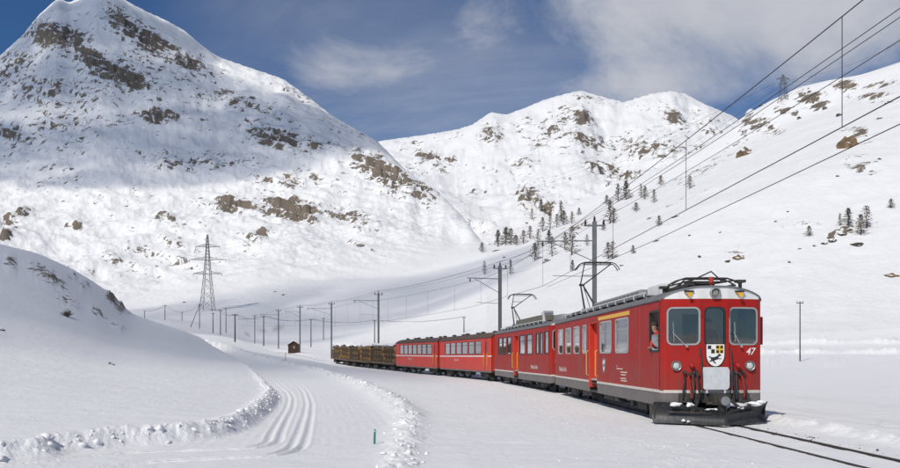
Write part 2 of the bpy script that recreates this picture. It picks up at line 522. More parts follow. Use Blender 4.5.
LN.append([(-900, 70, 38), (-300, 72, 23), (-100, 75, zz(215, 75)), (0, 78, zz(246, 78)), (30, 82, zz(252, 82)), (60, 86, zz(264, 86)), (90, 93, zz(280, 93)), (112, 98, zz(296, 98)), (124, 102, zz(312, 102)), (150, 108, zz(321, 108)),
           (175, 114, zz(328, 114)), (205, 116, zz(338, 116)), (240, 112, zz(349, 112)), (270, 100, 1.75), (300, 95, 1.1), (340, 98, .5), (420, 95, .1), (600, 92, .1), (780, 95, .35), (900, 90, .5), (1100, 90, .6), (1800, 90, 4)])
LN.append([(-900, 150, 30), (-300, 150, 12), (0, 150, 8), (60, 150, 8), (124, 150, 6.5), (165, 155, 5.6), (205, 158, 5.0), (240, 160, 4.2), (270, 165, 3.0), (300, 170, 2.45), (340, 165, 2.0), (420, 160, 1.9), (500, 160, 2.6), (600, 160, 3.2), (700, 160, 3.2), (800, 155, 3.0), (900, 150, 3.0), (1100, 140, 4), (1800, 130, 12)])
LN.append([(-900, 300, 40), (-200, 300, 16), (0, 300, 14), (140, 300, 14.8), (165, 300, 15.0), (200, 300, 12.5), (228, 300, 10.6), (255, 300, 7.4), (280, 300, 7.4), (331, 300, 9), (375, 300, 12), (420, 300, 16), (480, 300, 24), (540, 300, 33),
           (600, 300, 43), (700, 300, 58), (800, 300, 70), (900, 300, 78), (1100, 290, 92), (1800, 280, 140)])
LN.append([(-900, 430, 110), (-200, 430, 44), (0, 430, zz(300, 430)), (100, 425, zz(312, 425)), (150, 425, zz(311, 425)), (207, 430, zz(306, 430)), (260, 440, zz(302, 440)), (310, 455, zz(297, 455)), (360, 480, zz(287, 480)), (400, 505, zz(276, 505)), (440, 540, zz(263, 540)), (472, 560, zz(253, 560)),
           (490, 540, 72), (540, 460, 69), (600, 460, 82), (700, 450, 106), (800, 440, 128), (900, 420, 139), (1100, 400, 150), (1800, 400, 240)])
LN.append([(-900, 700, 260), (-200, 700, 175), (0, 700, zz(205, 700)), (100, 690, zz(208, 690)), (200, 690, zz(208, 690)), (290, 680, zz(212, 680)), (360, 690, zz(216, 690)), (420, 680, zz(226, 680)), (455, 660, zz(240, 660)), (475, 610, zz(246, 610)),
           (490, 580, 78), (540, 560, 90), (600, 560, 108), (700, 560, 135), (800, 540, 165), (900, 480, 168), (1100, 450, 190), (1800, 450, 300)])
LN.append([(-900, 1300, 500), (-200, 1200, 420), (-60, 1150, zz(95, 1150)), (0, 1150, zz(56, 1150)), (22, 1170, zz(36, 1170)), (38, 1190, zz(16, 1190)), (58, 1200, zz(-2, 1200)), (69, 1205, zz(3, 1205)), (78, 1210, zz(-1, 1210)), (95, 1215, zz(-12, 1215)), (112, 1220, zz(-8, 1220)), (128, 1220, zz(2, 1220)), (145, 1218, zz(11, 1218)), (165, 1215, zz(20, 1215)), (185, 1212, zz(31, 1212)), (202, 1208, zz(46, 1208)), (218, 1205, zz(57, 1205)),
           (250, 1180, zz(68, 1180)), (283, 1140, zz(79, 1140)), (300, 1115, zz(91, 1115)), (331, 1060, zz(115, 1060)), (351, 1020, zz(127, 1020)), (377, 970, zz(141, 970)), (403, 900, zz(168, 900)), (420, 870, zz(180, 870)), (438, 830, zz(192, 830)), (462, 760, zz(216, 760)), (480, 690, zz(240, 690)),
           (488, 660, zz(246, 660)), (510, 640, zz(237, 640)), (540, 640, zz(222, 640)), (580, 645, zz(202, 645)), (620, 650, zz(184, 650)), (660, 650, zz(169, 650)), (700, 650, zz(149, 650)), (722, 645, zz(133, 645)), (740, 640, zz(119, 640)), (770, 630, zz(101, 630)), (800, 620, zz(87, 620)), (830, 590, zz(80, 590)), (860, 565, zz(75, 565)), (900, 545, zz(62, 545)), (960, 530, zz(42, 530)), (1100, 520, zz(0, 520)), (1800, 600, 420)])
LN.append([(-900, 1700, 420), (0, 1500, 380), (100, 1600, 430), (215, 1500, 360), (340, 1300, 240), (395, 1200, 175), (440, 1050, 120), (488, 850, 80), (540, 800, 95), (620, 850, 130), (700, 850, 150), (800, 850, 185), (900, 800, 190), (1800, 1000, 380)])
LN.append([(-900, 2100, 400), (0, 1900, 360), (215, 1900, 360), (340, 1600, 290), (395, 1450, 270), (440, 1300, 205), (470, 1200, 160), (488, 1150, 140), (510, 1150, 150), (540, 1150, 165), (620, 1200, 200), (700, 1250, 250), (800, 1300, 280), (1800, 1500, 400)])
LN.append([(-900, 3000, 500), (0, 3000, 520), (200, 3000, 640), (330, 2950, zz(160, 2950)), (380, 2900, zz(141, 2900)), (424, 2850, zz(135, 2850)), (455, 2800, zz(130, 2800)), (472, 2780, zz(125, 2780)), (491, 2750, zz(112, 2750)), (506, 2760, zz(115, 2760)), (525, 2800, zz(108, 2800)), (544, 2830, zz(100, 2830)), (565, 2850, zz(94, 2850)), (581, 2850, zz(90.5, 2850)),
           (599, 2900, zz(96, 2900)), (624, 2950, zz(102.5, 2950)), (650, 2950, zz(94, 2950)), (670, 2950, zz(91, 2950)), (686, 2950, zz(94, 2950)), (702, 2950, zz(103, 2950)), (735, 2900, zz(117, 2900)), (800, 2800, zz(150, 2800)), (900, 2800, 600), (1800, 2800, 500)])
LN.append([(p, 4300.0, 300.0) for p in (-900, 1800)])

# columns: dense across the view, coarse round the back
px_dense = np.arange(-70, 971, 1.25)
th_dense = np.arctan((px_dense - 450) / F)
tmin, tmax = th_dense[0], th_dense[-1]
th_l = tmin - np.cumsum(np.linspace(0.0022, 0.05, 50)); th_l = th_l[th_l > -math.pi + 0.02][::-1]
th_r = tmax + np.cumsum(np.linspace(0.0022, 0.05, 50)); th_r = th_r[th_r < math.pi - 0.02]
TH = np.concatenate([th_l, th_dense, th_r])
gap = 2 * math.pi - (TH[-1] - TH[0])
nfill = max(1, int(gap / 0.06))
TH = np.concatenate([TH, TH[-1] + gap * np.arange(1, nfill + 1) / (nfill + 1)])
TH_W = np.where(TH > math.pi, TH - 2 * math.pi, TH)
NC = len(TH)
rows = [0.02, 2.0, 4.0, 6.0, 7.5, 9.0, 10.2]
for dy in np.concatenate([np.arange(126, 62, -0.34), np.arange(62, 9.0, -0.62)]):
    rows.append(EYE * F / dy)
r_ = rows[-1]
while r_ < 4300:
    r_ *= 1.0066 if r_ < 520 else 1.0042 if r_ < 1280 else 1.0095
    rows.append(r_)
ROWS = np.array(rows)
NR = len(ROWS)
thc = np.clip(TH_W, -R(58), R(58))
PXC = 450 + F * np.tan(thc)
CF = np.cos(thc)
lineY = np.zeros((len(LN), NC)); lineZ = np.zeros((len(LN), NC))
for k, ln in enumerate(LN):
    a = np.array(ln, float)
    lineY[k] = np.interp(PXC, a[:, 0], a[:, 1]) / CF
    lineZ[k] = np.interp(PXC, a[:, 0], a[:, 2])
# blur the far lines a little across columns so that stations leave no creases
def blur(a, n):
    k = np.hanning(n + 2)[1:-1]; k /= k.sum()
    return np.convolve(np.pad(a, n // 2, mode='edge'), k, mode='valid')[:len(a)]
for k in range(1, len(LN) - 1):
    n = 9 if k in (9, 12) else 41
    lineY[k] = blur(lineY[k], n); lineZ[k] = blur(lineZ[k], n)
# behind the camera the valley simply goes on: fade every line to gentle ground
back = sstep(R(70), R(125), np.abs(TH_W))
for k in range(len(LN)):
    lineZ[k] = lineZ[k] * (1 - back) + (0.012 * lineY[k]) * back
Z = np.zeros((NR, NC))
for c in range(NC):
    Z[:, c] = pchip(lineY[:, c], lineZ[:, c], ROWS)
X = ROWS[:, None] * np.sin(TH_W)[None, :]
Y = ROWS[:, None] * np.cos(TH_W)[None, :]
PXG = np.where(Y > 1, 450 + F * X / np.maximum(Y, 1), 1e4)

# --- mountain relief
LYr = lineY[:, None, :]
Rr = ROWS[:, None]
far = sstep(60, 400, np.broadcast_to(Rr, Z.shape))
crest = np.exp(-((Rr - lineY[9][None, :]) / (0.09 * lineY[9][None, :])) ** 2)
crest2 = np.exp(-((Rr - lineY[12][None, :]) / 420.0) ** 2)
mt = sstep(0, 1, (Rr - lineY[7][None, :]) / (0.35 * lineY[7][None, :]))
leftm = mt * (1 - sstep(470, 500, PXG)) * (Rr < lineY[10][None, :])
rightm = mt * sstep(470, 500, PXG) * (Rr < lineY[10][None, :]); rightm = sstep(480, 540, PXG) * sstep(170, 330, np.broadcast_to(Rr, Z.shape)) * (Rr < lineY[10][None, :])
farm = sstep(0, 1, (Rr - lineY[10][None, :]) / 300.0)
FARI = int(np.searchsorted(ROWS, 50.0))
def ffbm(x, y, *a, **k):
    out = np.zeros(x.shape); out[FARI:] = fbm(x[FARI:], y[FARI:], *a, **k); return out
big = ffbm(X / 240, Y / 240, 6, 3, 0.52)
rid = ffbm(X / 120 + 5, Y / 120, 6, 11, 0.55, ridged=True)
sm = ffbm(X / 26, Y / 26, 5, 23, 0.55)
hold = 1 - 0.93 * crest
hold2 = 1 - 0.93 * crest2
med = ffbm(X / 55, Y / 55, 6, 27, 0.6, ridged=True); medf = ffbm(X / 150, Y / 150, 6, 29, 0.6, ridged=True)
Z += leftm * hold * (15 * big + 5 * (rid - 0.3)) + leftm * (1 - .6 * crest) * (2.6 * sm + 6.0 * (med - .25))
Z += rightm * hold * (6.0 * big + 0.9 * sm + 1.6 * ffbm(X / 70, Y / 70, 4, 25, .5))
bigf = ffbm(X / 520 + 3, Y / 520, 6, 31, 0.52); ridf = ffbm(X / 330, Y / 330 + 4, 6, 37, 0.55, ridged=True)
Z += farm * hold2 * (60 * bigf + 20 * (ridf - 0.3)) + farm * (1 - .75 * crest2) * (3 * sm + 17 * (medf - .25))
# valley floor: soft swells
val = sstep(90, 170, np.broadcast_to(Rr, Z.shape)) * (1 - mt) * (1 - rightm)
Z += val * 0.9 * ffbm(X / 45, Y / 45, 4, 41)
PYG = np.where(Y > 1, HOR - F * (Z - EYE) / np.maximum(Y, 1), 1e4)

# --- rock: bands and outcrops at surveyed places, broken up by relief noise
ROCKS = [(60, 27, 32, 13, 12, 1.1, 'L'), (92, 47, 20, 10, 30, 1.0, 'L'), (124, 65, 36, 12, 18, 1.0, 'L'), (128, 14, 26, 12, 35, .85, 'L'), (152, 30, 30, 11, 32, .9, 'L'), (188, 48, 26, 8, 30, .85, 'L'),
         (15, 55, 24, 12, -30, .55, 'L'), (45, 78, 55, 18, 10, .5, 'L'), (12, 124, 20, 9, 20, .75, 'L'), (60, 112, 40, 12, 5, .45, 'L'), (160, 103, 24, 7, 8, .85, 'L'), (275, 128, 32, 11, 15, .72, 'L'), (235, 90, 50, 9, 20, .45, 'L'), (310, 135, 24, 7, 12, .5, 'L'),
         (385, 168, 40, 12, 32, .9, 'L'), (400, 178, 36, 9, 34, .75, 'L'), (425, 186, 16, 7, 38, .75, 'L'), (292, 205, 34, 13, 8, .95, 'L'), (232, 198, 24, 9, 10, .8, 'L'), (258, 232, 15, 6, -20, .6, 'L'), (348, 214, 30, 8, 14, .65, 'L'), (290, 172, 40, 8, 0, .4, 'L'),
         (15, 212, 22, 5, -30, .75, 'L'), (8, 232, 14, 5, -35, .75, 'L'), (75, 222, 12, 6, 0, .55, 'L'), (165, 212, 16, 6, 10, .55, 'L'), (310, 90, 40, 6, 26, .4, 'L'), (372, 250, 26, 3, 25, .55, 'L'), (200, 150, 60, 10, 0, .35, 'L'),
         (491, 117, 13, 8, 0, .75, 'F'), (430, 141, 16, 6, 10, .65, 'F'), (450, 143, 10, 5, 10, .6, 'F'), (582, 96, 12, 8, 20, .9, 'F'), (556, 112, 26, 8, -30, .6, 'F'), (590, 120, 22, 9, 10, .6, 'F'), (605, 152, 22, 7, 5, .8, 'F'), (622, 163, 22, 8, 10, .65, 'F'), (528, 188, 12, 26, -20, .6, 'F'), (548, 202, 12, 8, 10, .6, 'F'),
         (672, 95, 9, 7, 10, .9, 'F'), (655, 132, 36, 12, 5, .5, 'F'), (700, 140, 26, 10, 5, .5, 'F'), (520, 148, 20, 6, -10, .4, 'F'), (630, 128, 22, 8, 20, .5, 'F'), (715, 118, 18, 5, 25, .5, 'F'),
         (811, 95, 13, 8, 5, 1.0, 'Rt'), (845, 84, 12, 6, 5, .95, 'Rt'), (818, 102, 14, 5, 0, .85, 'Rt'), (872, 96, 20, 5, 0, .7, 'Rt'), (760, 122, 22, 9, 20, .72, 'Rt'), (742, 130, 10, 5, 20, .7, 'Rt'), (785, 108, 10, 5, 10, .75, 'Rt'), (880, 82, 14, 4, -10, .65, 'Rt'),
         (838, 232, 22, 6, -24, .7, 'Rt'), (735, 254, 12, 6, 5, .65, 'Rt'), (800, 225, 30, 6, -15, .4, 'Rt'), (700, 170, 30, 8, -30, .35, 'Rt'), (860, 135, 16, 8, 20, .5, 'Rt'), (860, 165, 20, 10, 0, .4, 'Rt'), (575, 228, 14, 4, -10, .5, 'Rt'),
         (47, 276, 18, 5, 28, 1.0, 'N'), (10, 262, 6, 3, 10, .9, 'N'), (112, 297, 9, 5, 40, 1.0, 'N'), (120, 307, 5, 5, 40, 1.0, 'N'), (68, 300, 12, 4, 25, .55, 'N'), (98, 312, 9, 3, 25, .6, 'N'), (72, 276, 4, 2, 0, .9, 'N'), (85, 285, 4, 2, 0, .9, 'N'), (118, 327, 8, 2, 20, .6, 'N'), (262, 330, 6, 3, 20, .5, 'V'), (278, 328, 7, 4, -20, .55, 'V'), (247, 334, 4, 2, 30, .6, 'V')]
rock = np.zeros(Z.shape)
crag = np.zeros(Z.shape)
masks = {'L': leftm, 'F': farm, 'Rt': np.maximum(rightm, crest * sstep(480, 540, PXG)), 'N': (Rr < lineY[5][None, :]) * 1.0, 'V': val}
nz = ffbm(X / 15, Y / 15, 6, 51, 0.62); nzf = ffbm(X / 60, Y / 60, 6, 57, 0.62); nzn = fbm(X / 2.6, Y / 2.6, 5, 59, 0.6)
for (qx, qy, rx, ry, ang, st, wh) in ROCKS:
    ca, sa = math.cos(R(ang)), math.sin(R(ang))
    dx, dy = PXG - qx, PYG - qy
    a = (dx * ca + dy * sa) / rx; b = (-dx * sa + dy * ca) / ry
    g = st * np.exp(-(a * a + b * b) ** 1.2) * masks[wh]
    rock = np.maximum(rock, g)
amount = rock.copy()
brk = leftm * nz + farm * nzf + rightm * nz * 0.9 + (Rr < 160) * nzn
steep = np.zeros(Z.shape)
rock = np.clip(rock + 0.75 * brk * np.clip(rock * 2.2, 0, 1), 0, 1)
# scattered stones on the open slopes
scat = ffbm(X / 9, Y / 9, 4, 71, 0.6); scatf = ffbm(X / 40, Y / 40, 4, 73, 0.6)
cl = sstep(0.0, 0.35, ffbm(X / 150, Y / 150, 3, 77)); 
rock = np.maximum(rock, leftm * (.35 + .65 * cl) * sstep(0.34, 0.60, scat) * 0.66)
rock = np.maximum(rock, rightm * cl * sstep(0.46, 0.66, scat) * 0.62)
rock = np.maximum(rock, farm * (.35 + .65 * cl) * sstep(0.34, 0.58, scatf) * 0.66)
# thin, wind-blown cover: stones show through almost everywhere on the open flanks
upl = sstep(260, 120, PXG) * sstep(150, 95, PYG) * sstep(20, 50, PYG)
rock = np.maximum(rock, leftm * (0.0 + 0.12 * cl + 0.17 * upl))
rock = np.maximum(rock, farm * (0.02 + 0.15 * cl))
rock = np.maximum(rock, rightm * (-.02 + 0.14 * cl))
cr = ffbm(X / 14, Y / 14, 5, 81, 0.6, ridged=True)
crf = ffbm(X / 60, Y / 60, 5, 83, 0.6, ridged=True); cr2 = ffbm(X / 38, Y / 38, 5, 85, 0.6, ridged=True)
Z += (leftm * (6 * cr + 8 * cr2) + farm * 28 * crf + rightm * 3.5 * cr) * np.clip(amount, 0, 1) * (1 - 0.5 * crest) * (1 - 0.6 * crest2)
# bedding: the rock breaks into tilted ledges
def ledges(z, h, tilt, wob):
    t = (z + tilt * X + wob) / h; k = np.floor(t)
    return (k + sstep(.5, .95, t - k)) * h - tilt * X - wob
wl_ = np.clip(amount * 1.1, 0, .92) * (1 - .6 * crest)
Z += leftm * (np.maximum(wl_, .30 * cl)) * (ledges(Z, 13.0, .38, 7 * ffbm(X / 70, Y / 70, 3, 121)) - Z)
Z += farm * np.maximum(np.clip(amount, 0, .9), .3 * cl) * (1 - .6 * crest2) * (ledges(Z, 42.0, .25, 22 * ffbm(X / 200, Y / 200, 3, 123)) - Z)
Z += rightm * np.clip(amount, 0, .9) * (1 - .6 * crest) * (ledges(Z, 6.0, -.2, 3 * ffbm(X / 40, Y / 40, 3, 125)) - Z)
nn = (Rr < lineY[5][None, :])
Z += nn * np.clip(amount, 0, 1) * 0.7 * fbm(X / 2.2, Y / 2.2, 4, 87, 0.6, ridged=True)

# --- true up the skylines: relief must not lift the crests above their surveyed height
def true_up(lo, hi, want, w0, w1, smooth, sel):
    global Z
    rr_ = np.broadcast_to(Rr, Z.shape); yy_ = np.maximum(Y, 1.0)
    win = (rr_ >= lo[None, :]) & (rr_ <= hi[None, :])
    ang = np.where(win, (Z - EYE) / yy_, -9).max(0)
    d = blur(np.where(sel, want - ang, 0.0), smooth)
    k = sstep(0, 1, (rr_ - w0[None, :]) / (w1 - w0)[None, :])
    Z += d[None, :] * yy_ * k * (rr_ <= hi[None, :] * 1.05)
cosT = np.maximum(np.cos(thc), .2)
selF = (np.abs(TH_W) < R(40))
for _ in range(2):
    true_up(lineY[8], lineY[10], (lineZ[9] - EYE) / (lineY[9] * cosT), lineY[7], lineY[8] + .45 * (lineY[9] - lineY[8]), 13, selF)
    true_up(lineY[11], lineY[13] - 50, (lineZ[12] - EYE) / (lineY[12] * cosT), lineY[11], lineY[11] + .5 * (lineY[12] - lineY[11]), 13, selF & (PXC > 340) & (PXC < 745))
# --- near field: groomed road, banks, railway formation, snow texture
near = np.broadcast_to(Rr < 185, Z.shape)
ni = np.where(near[:, 0])[0]
n1 = ni[-1] + 1
xn, yn, zn = X[:n1], Y[:n1], Z[:n1].copy()
fr = yn > 1.0
swell = fbm(xn / 7.0, yn / 7.0, 4, 91)
zn += 0.022 * fbm(xn / 3.2 + yn / 9, yn / 1.1, 4, 131, .5) * sstep(10, 14, yn) * (1 - sstep(40, 80, yn))
zn += 0.05 * swell * sstep(9, 18, np.hypot(xn, yn)) + 0.008 * fbm(xn / 1.4, yn / 1.4, 3, 93)
# wind ripples on the open field
zn += 0.004 * pnoise(xn / 1.3 + 0.4 * swell, yn / 0.6, 95)
dl, sl, al = polydist(xn, yn, ROAD_LS)
dr, sr, ar = polydist(xn, yn, ROAD_RS)
inL = sl * dl        # positive: left of the left edge (outside); negative: inside
inR = -sr * dr       # positive: right of the right edge (outside)
inside = (inL < 0) & (inR < 0) & (yn > 4)
froad = sstep(0.35, -0.25, inL) * sstep(0.25, -0.35, inR) * (yn > 2)
zroad = np.interp(yn, [0, 10, 30, 41, 58, 73, 82, 110, 130, 160, 200], [0.0, 0.0, -.01, .15, .62, 1.05, 1.5, 2.6, 3.5, 4.4, 6])
fade = 1 - sstep(95, 150, yn)
zn = zn * (1 - froad * (0.35 + 0.65 * fade)) + (zroad + 0.006 * fbm(xn / .5, yn / .5, 3, 97)) * froad * (0.35 + 0.65 * fade)
lumpb0 = fbm(xn / 3.0, yn / 3.0, 3, 99)
# cross-country tracks (two pairs) and a snow-cat's ribs
for trk_ in (TRACK_1, TRACK_2):
    dk, sk, ak = polydist(xn, yn, trk_)
    for off in (-.12, .12):
        q_ = sk * dk - off
        dpt = np.interp(yn, [12, 14.5, 16.5, 26], [.10, .085, .034, .024]); gw = np.interp(yn, [12, 18, 26], [.075, .06, .05])
        zn += (-dpt * np.exp(-(q_ / gw) ** 4) + .012 * np.exp(-((np.abs(q_) - .11) / .04) ** 2)) * inside * (yn < 75) * (dk < .5)
zn += 0.0035 * np.sin(dk * 2 * math.pi / .24) * inside * (yn < 45) * (dk > .4) * sstep(-.2, .3, lumpb0)
lump = fbm(xn / 0.34, yn / 0.34, 4, 101, 0.6)
lumpb = fbm(xn / 0.9, yn / 0.9, 3, 103, 0.6)
bankL = np.exp(-((inL - 0.14) / 0.26) ** 2) * (yn < 95) * (yn > 4)
hL = np.interp(yn, [5, 14, 20, 30, 45, 60, 95], [.03, .04, .08, .16, .12, .05, .03])
zn += bankL * (hL * (1.0 + 0.8 * lumpb) + 0.13 * lump)
bankR = np.exp(-((inR - 0.35) / np.interp(yn, [10, 20, 27, 40, 90], [.22, .38, .55, .6, .9])) ** 2) * (yn > 6) * (yn < 130)
hR = np.interp(yn, [5, 11, 15, 19, 24, 35, 50, 90, 130], [.05, .08, .10, .13, .22, .24, .26, .3, .15])
zn += bankR * (hR * (1.0 + 0.7 * lumpb) + 0.12 * lump)
# railway
dt, st_, at_ = polydist(xn, yn, RAIL[::1])
lat = -st_ * dt      # positive: right of the track as seen from the camera
zr = rail_z(yn)
fb = sstep(3.4, 1.7, np.abs(lat)) * (yn > -8)
fb = np.where(lat < 0, sstep(6.5, 1.6, np.abs(lat)), fb)
zn = zn * (1 - fb) + (zr - 0.016 + 0.020 * fbm(xn / 0.8, yn / 0.8, 4, 107) + 0.008 * lump) * fb
brm = np.exp(-((lat - 2.05) / 0.30) ** 2) * (yn > 2) * (yn < 120)
zn += brm * (0.16 * (1 + 0.8 * lumpb) + 0.08 * lump)
zn += 0.06 * sstep(2.0, 2.6, lat) * (lat < 40) * (yn < 90)
# the plough's spray lies in small lumps on the left of the line
spray = np.exp(-((lat + 3.0) / 1.3) ** 2) * (yn > 8) * (yn < 60) + 0.6 * np.exp(-((lat - 1.3) / .4) ** 2) * (yn > 8) * (yn < 60)
zn += spray * 0.05 * np.clip(fbm(xn / 0.17, yn / 0.17, 3, 109, 0.65) - 0.12, 0, 1)
for rx_ in (-0.5, 0.5):
    zn -= 0.06 * np.exp(-((lat - rx_ * 1.0) / 0.062) ** 4) * (yn < 60)
# snow-clearing berms of the road on the far right of the railway
for pts, hh, wd in (([(36, 122), (47, 106), (54, 92), (60, 76), (62, 60)], 1.0, 1.2), ([(30, 146), (60, 142), (95, 136)], 1.2, 1.5), ([(30, 172), (70, 165), (110, 158)], 1.2, 1.6)):
    dd, ss, aa = polydist(xn, yn, pts)
    zn += hh * np.exp(-(dd / wd) ** 2) * (1 + 0.9 * lumpb) * (0.75 + .5 * pnoise(aa / 7, aa * 0, 113))
# tracks trodden up the far path on the left
Z[:n1] = zn

# --- build the sheet: split into named pieces of terrain that share their borders exactly
verts = np.stack([X, Y, Z], -1).reshape(-1, 3)
nv = len(verts)
ii, jj = np.meshgrid(np.arange(NR - 1), np.arange(NC), indexing='ij')
j2 = (jj + 1) % NC
quads = np.stack([ii * NC + jj, (ii + 1) * NC + jj, (ii + 1) * NC + j2, ii * NC + j2], -1).reshape(-1, 4)
# vertex normals of the whole sheet
v = verts[quads]
fn = np.cross(v[:, 2] - v[:, 0], v[:, 3] - v[:, 1])
vn = np.zeros((nv, 3))
for k in range(4):
    for a in range(3):
        vn[:, a] += np.bincount(quads[:, k], weights=fn[:, a], minlength=nv)
vn /= np.maximum(np.linalg.norm(vn, axis=1, keepdims=True), 1e-12)
if vn[NC * 10, 2] < 0:
    quads = quads[:, ::-1]; vn = -vn
# snow slides off what is steeper than its surroundings: bare rock there, ledges stay white
st0 = 1 - np.abs(vn[:, 2]).reshape(Z.shape)
def box2(a, n):
    c = np.cumsum(np.pad(a, ((n + 1, n), (0, 0)), mode='edge'), 0); a = (c[2 * n + 1:] - c[:-2 * n - 1]) / (2 * n + 1)
    c = np.cumsum(np.pad(a, ((0, 0), (n + 1, n)), mode='edge'), 1); return (c[:, 2 * n + 1:] - c[:, :-2 * n - 1]) / (2 * n + 1)
dev = st0 - box2(st0, 9)
gate = np.clip(amount * 1.8, 0, 1) * (Rr > 60)
rock = np.clip(rock * (1 - .22 * gate) + np.maximum(gate, .5 * (leftm + farm)) * 1.7 * dev, 0, 1)
rockv = rock.reshape(-1)
region = np.zeros(Z.shape, int)                                    # 0 snow field
region[(Rr >= lineY[3][None, :] * 1.06) & (Rr < lineY[5][None, :]) & (PXG < 236) & (np.abs(TH_W)[None, :] < R(75))] = 1      # hillock
region[(Rr >= lineY[7][None, :]) & (PXG < 487) & (Rr < lineY[10][None, :])] = 2   # left mountain
region[(Rr >= 175 / CF[None, :]) & (PXG >= 487) & (Rr < lineY[10][None, :])] = 3    # right hillside
region[(Rr >= lineY[10][None, :])] = 4
roadm = np.zeros(Z.shape, bool); roadm[:n1] = inside & (yn > 4) & (yn < 150)
region[roadm & (region == 0)] = 5
qr = region.reshape(-1)[quads[:, 0]]
NAMES = {0: ('snow_field', M_snow_near), 1: ('hillock', M_snow_near), 2: ('mountain_slope', M_snow_far), 3: ('hillside', M_snow_far), 4: ('mountain_range', M_snow_range), 5: ('groomed_road', M_snow_near)}
TERR = {}
def np_mesh(name, vv, qq, mat, normals=None, attr=None):
    me = bpy.data.meshes.new(name)
    me.vertices.add(len(vv)); me.vertices.foreach_set('co', vv.astype(np.float32).ravel())
    n = qq.shape[1]
    me.loops.add(len(qq) * n); me.loops.foreach_set('vertex_index', qq.astype(np.int32).ravel())
    me.polygons.add(len(qq)); me.polygons.foreach_set('loop_start', np.arange(0, len(qq) * n, n, dtype=np.int32))
    try:
        me.polygons.foreach_set('loop_total', np.full(len(qq), n, np.int32))
    except Exception:
        pass
    me.polygons.foreach_set('use_smooth', np.ones(len(qq), bool))
    me.update(calc_edges=True)
    if attr is not None:
        a = me.attributes.new('rock', 'FLOAT', 'POINT'); a.data.foreach_set('value', attr.astype(np.float32))
    if normals is not None:
        me.normals_split_custom_set_from_vertices(normals)
    me.materials.append(mat)
    return me
for k, (nm, mt_) in NAMES.items():
    q = quads[qr == k]
    idx, inv = np.unique(q, return_inverse=True)
    q2 = inv.reshape(q.shape)
    vv, an, rk = verts[idx], vn[idx], rockv[idx]
    me = np_mesh(nm, vv, q2, mt_, None, rk)
    o = bpy.data.objects.new(nm, me); COL.objects.link(o)
    tag(o, kind='structure')
    TERR[nm] = o

# height lookup on the finished sheet (bilinear in the sheet's own rows and columns)
TH_SORT = np.argsort(TH_W)
def ground(x, y):
    r = math.hypot(x, y); t = math.atan2(x, y)
    i = int(np.clip(np.searchsorted(ROWS, r) - 1, 0, NR - 2))
    ts = TH_W[TH_SORT]
    k = int(np.clip(np.searchsorted(ts, t) - 1, 0, NC - 2))
    c0, c1 = TH_SORT[k], TH_SORT[k + 1]
    fi = min(1, max(0, (r - ROWS[i]) / (ROWS[i + 1] - ROWS[i]))); fk = min(1, max(0, (t - ts[k]) / (ts[k + 1] - ts[k])))
    return float((Z[i, c0] * (1 - fk) + Z[i, c1] * fk) * (1 - fi) + (Z[i + 1, c0] * (1 - fk) + Z[i + 1, c1] * fk) * fi)
def on_ground(px, py, ymin=20.0, ymax=4000.0):
    """first terrain point along the photograph's ray (px, py) beyond depth ymin"""
    c = int(np.argmin(np.abs(TH_W - math.atan((px - 450) / F))))
    ys = Y[:, c]; pys = HOR - F * (Z[:, c] - EYE) / np.maximum(ys, 0.1)
    for i in range(1, NR):
        if ys[i] > ymin and pys[i] <= py:
            y = ys[i]
            return Vector(((px - 450) * y / F, y, float(Z[i, c])))
    k = int(np.argmin(np.where(ys > ymin, pys, 1e9)))
    return Vector(((px - 450) * ys[k] / F, ys[k], float(Z[k, c])))

# ================================================================ TRAIN
M_red_loco = pmat('railcar_red_paint', (0.37, 0.011, 0.008), 0.55, spec=.22, var=0.16, scale=1.3, dirt=(0.15, 0.035, 0.028), dirt_amt=0.65, bump=0.10, bscale=2.2, dust=((.20, .09, .07), .8, 2.4, .28))
M_red_coach = pmat('coach_red_paint', (0.66, 0.034, 0.018), 0.5, spec=.3, var=0.12, scale=1.1, dirt=(0.28, 0.07, 0.05), dirt_amt=0.35, bump=0.08, bscale=2.2, dust=((.26, .13, .10), .7, 2.2, .28))
M_red_lit = pmat('sunlit_red_paint', (0.55, 0.034, 0.012), 0.45, var=0.10, scale=2.0, dust=((.24, .15, .12), .8, 2.2, .25))  # door red; sunlit brightness of jambs and coach ends is in the colour
M_white = pmat('white_paint', (0.74, 0.74, 0.71), 0.45, var=0.07, scale=2.5, dirt=(0.38, 0.36, 0.33), dirt_amt=0.45)
M_stripe = pmat('pale_stripe_paint', (0.62, 0.57, 0.50), 0.5, var=0.1, scale=2.0, dirt=(0.3, 0.25, 0.2), dirt_amt=0.4)
M_skirt = pmat('grey_skirt_paint', (0.14, 0.125, 0.12), 0.6, var=0.15, scale=1.5, dirt=(0.24, 0.20, 0.17), dirt_amt=0.5)
M_roof = pmat('grey_roof_paint', (0.15, 0.15, 0.155), 0.7, var=0.15, scale=1.2, dirt=(0.25, 0.24, 0.23), dirt_amt=0.4)
M_coach_roof = pmat('sooty_brown_roof', (0.095, 0.062, 0.047), 0.8, var=0.2, scale=1.0, dirt=(0.12, 0.10, 0.09), dirt_amt=0.5)
M_boxgrey = pmat('galvanised_casing', (0.33, 0.34, 0.35), 0.55, metal=0.2, var=0.12, scale=1.0, dirt=(0.2, 0.18, 0.16), dirt_amt=0.5)
M_dark = pmat('dark_underframe', (0.035, 0.032, 0.03), 0.75, var=0.3, scale=3.0, dirt=(0.12, 0.10, 0.085), dirt_amt=0.6, bump=0.3)
M_black = pmat('black_rubber', (0.018, 0.018, 0.019), 0.6, var=0.2)
